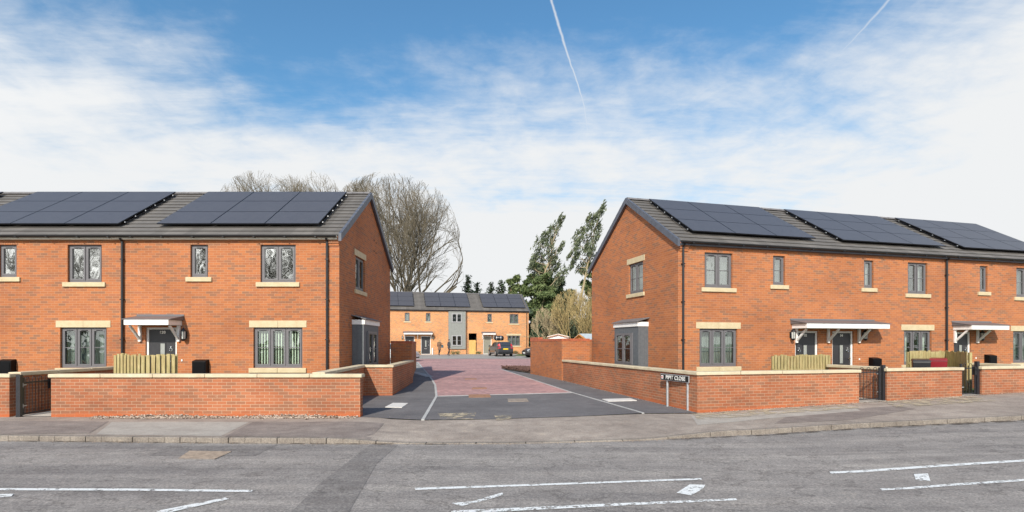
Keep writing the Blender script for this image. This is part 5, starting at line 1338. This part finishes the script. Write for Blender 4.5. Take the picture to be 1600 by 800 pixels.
# contrails, fixed directions in the sky
u = math_('DIVIDE', dx, math_('MAXIMUM', dy, .05)); v_ = math_('DIVIDE', dz, math_('MAXIMUM', dy, .05))
fc = N('ShaderNodeFloatCurve'); cm = fc.mapping.curves[0]
pts = [(0.0,.40),(.326,.1235),(.379,.138),(.438,.132),(.538,.100),(.632,.073),(1,.01)]
cm.points[0].location = (0.0,.10); cm.points[1].location = (1.0,.01)
for p_ in pts[1:-1]: cm.points.new(*p_)
fc.mapping.update(); Lk(v_, fc.inputs['Value'])
jit = math_('MULTIPLY', math_('SUBTRACT', noise_(tc.outputs['Generated'], 40, 3), .5), .006)
d1 = math_('ABSOLUTE', math_('SUBTRACT', math_('ADD', u, jit), fc.outputs[0])); t1 = math_('SUBTRACT', 1, math_('DIVIDE', d1, .0034), clamp=True)
front = math_('GREATER_THAN', dy, .1)
m1 = N('ShaderNodeMapRange'); m1.inputs['From Min'].default_value = .28; m1.inputs['From Max'].default_value = .36; Lk(v_, m1.inputs['Value'])
t1 = math_('MULTIPLY', math_('MULTIPLY', t1, m1.outputs[0]), front)
d2 = math_('ABSOLUTE', math_('SUBTRACT', math_('ADD', u, jit), math_('MULTIPLY_ADD', math_('SUBTRACT', v_, .632), .922, .694))); t2 = math_('SUBTRACT', 1, math_('DIVIDE', d2, .0062), clamp=True)
m2 = N('ShaderNodeMapRange'); m2.inputs['From Min'].default_value = .40; m2.inputs['From Max'].default_value = .52; Lk(v_, m2.inputs['Value']); t2 = math_('MULTIPLY', math_('MULTIPLY', math_('MULTIPLY', t2, m2.outputs[0]), front), .75)
cov2 = math_('MAXIMUM', cov, math_('MULTIPLY', math_('MAXIMUM', t1, t2), .75))
hue = N('ShaderNodeMix', data_type='RGBA', blend_type='MULTIPLY'); hue.inputs[0].default_value = 1; Lk(sky.outputs[0], hue.inputs[6]); hue.inputs[7].default_value = (.58,.90,1.04,1)
mixc = N('ShaderNodeMix', data_type='RGBA'); Lk(cov2, mixc.inputs[0]); Lk(hue.outputs[2], mixc.inputs[6]); pass
dt = N('ShaderNodeVectorMath', operation='DOT_PRODUCT'); Lk(tc.outputs['Generated'], dt.inputs[0]); dt.inputs[1].default_value = tuple(sd)
gl_ = math_('MULTIPLY_ADD', math_('POWER', math_('MAXIMUM', math_('MULTIPLY_ADD', dt.outputs['Value'], .7, .3), 0), 2.0), 1.7, 1.0)   # cloud is brighter on the sun's side
cs = N('ShaderNodeVectorMath', operation='SCALE'); cs.inputs[0].default_value = (5.75,5.85,5.92); Lk(gl_, cs.inputs['Scale']); Lk(cs.outputs[0], mixc.inputs[7])
bgn = N('ShaderNodeBackground'); bgn.inputs['Strength'].default_value = .10; Lk(mixc.outputs[2], bgn.inputs['Color']); wo = N('ShaderNodeOutputWorld'); Lk(bgn.outputs[0], wo.inputs['Surface'])

sl = bpy.data.lights.new('sun', 'SUN'); sl.energy = 3.5; sl.angle = R(1.2); sl.color = (1.0,.93,.82); so = bpy.data.objects.new('sun', sl); C.objects.link(so)
so.rotation_euler = (-sd).to_track_quat('-Z','Y').to_euler(); so.location = (-20,-40,30)

cam = bpy.data.cameras.new('camera'); cam.sensor_width = 36; cam.lens = 36*F/1600; cam.shift_y = (HY-400)/1600; cam.clip_end = 4000; cam.clip_start = .1
co = bpy.data.objects.new('camera', cam); C.objects.link(co); co.location = (0,0,CAMZ); co.rotation_euler = (R(90),0,0)
sc = bpy.context.scene; sc.camera = co
sc.view_settings.view_transform = 'Standard'; sc.view_settings.look = 'None'; sc.view_settings.exposure = .60; sc.view_settings.gamma = 1
sc.cycles.max_bounces = 6; sc.cycles.transparent_max_bounces = 12
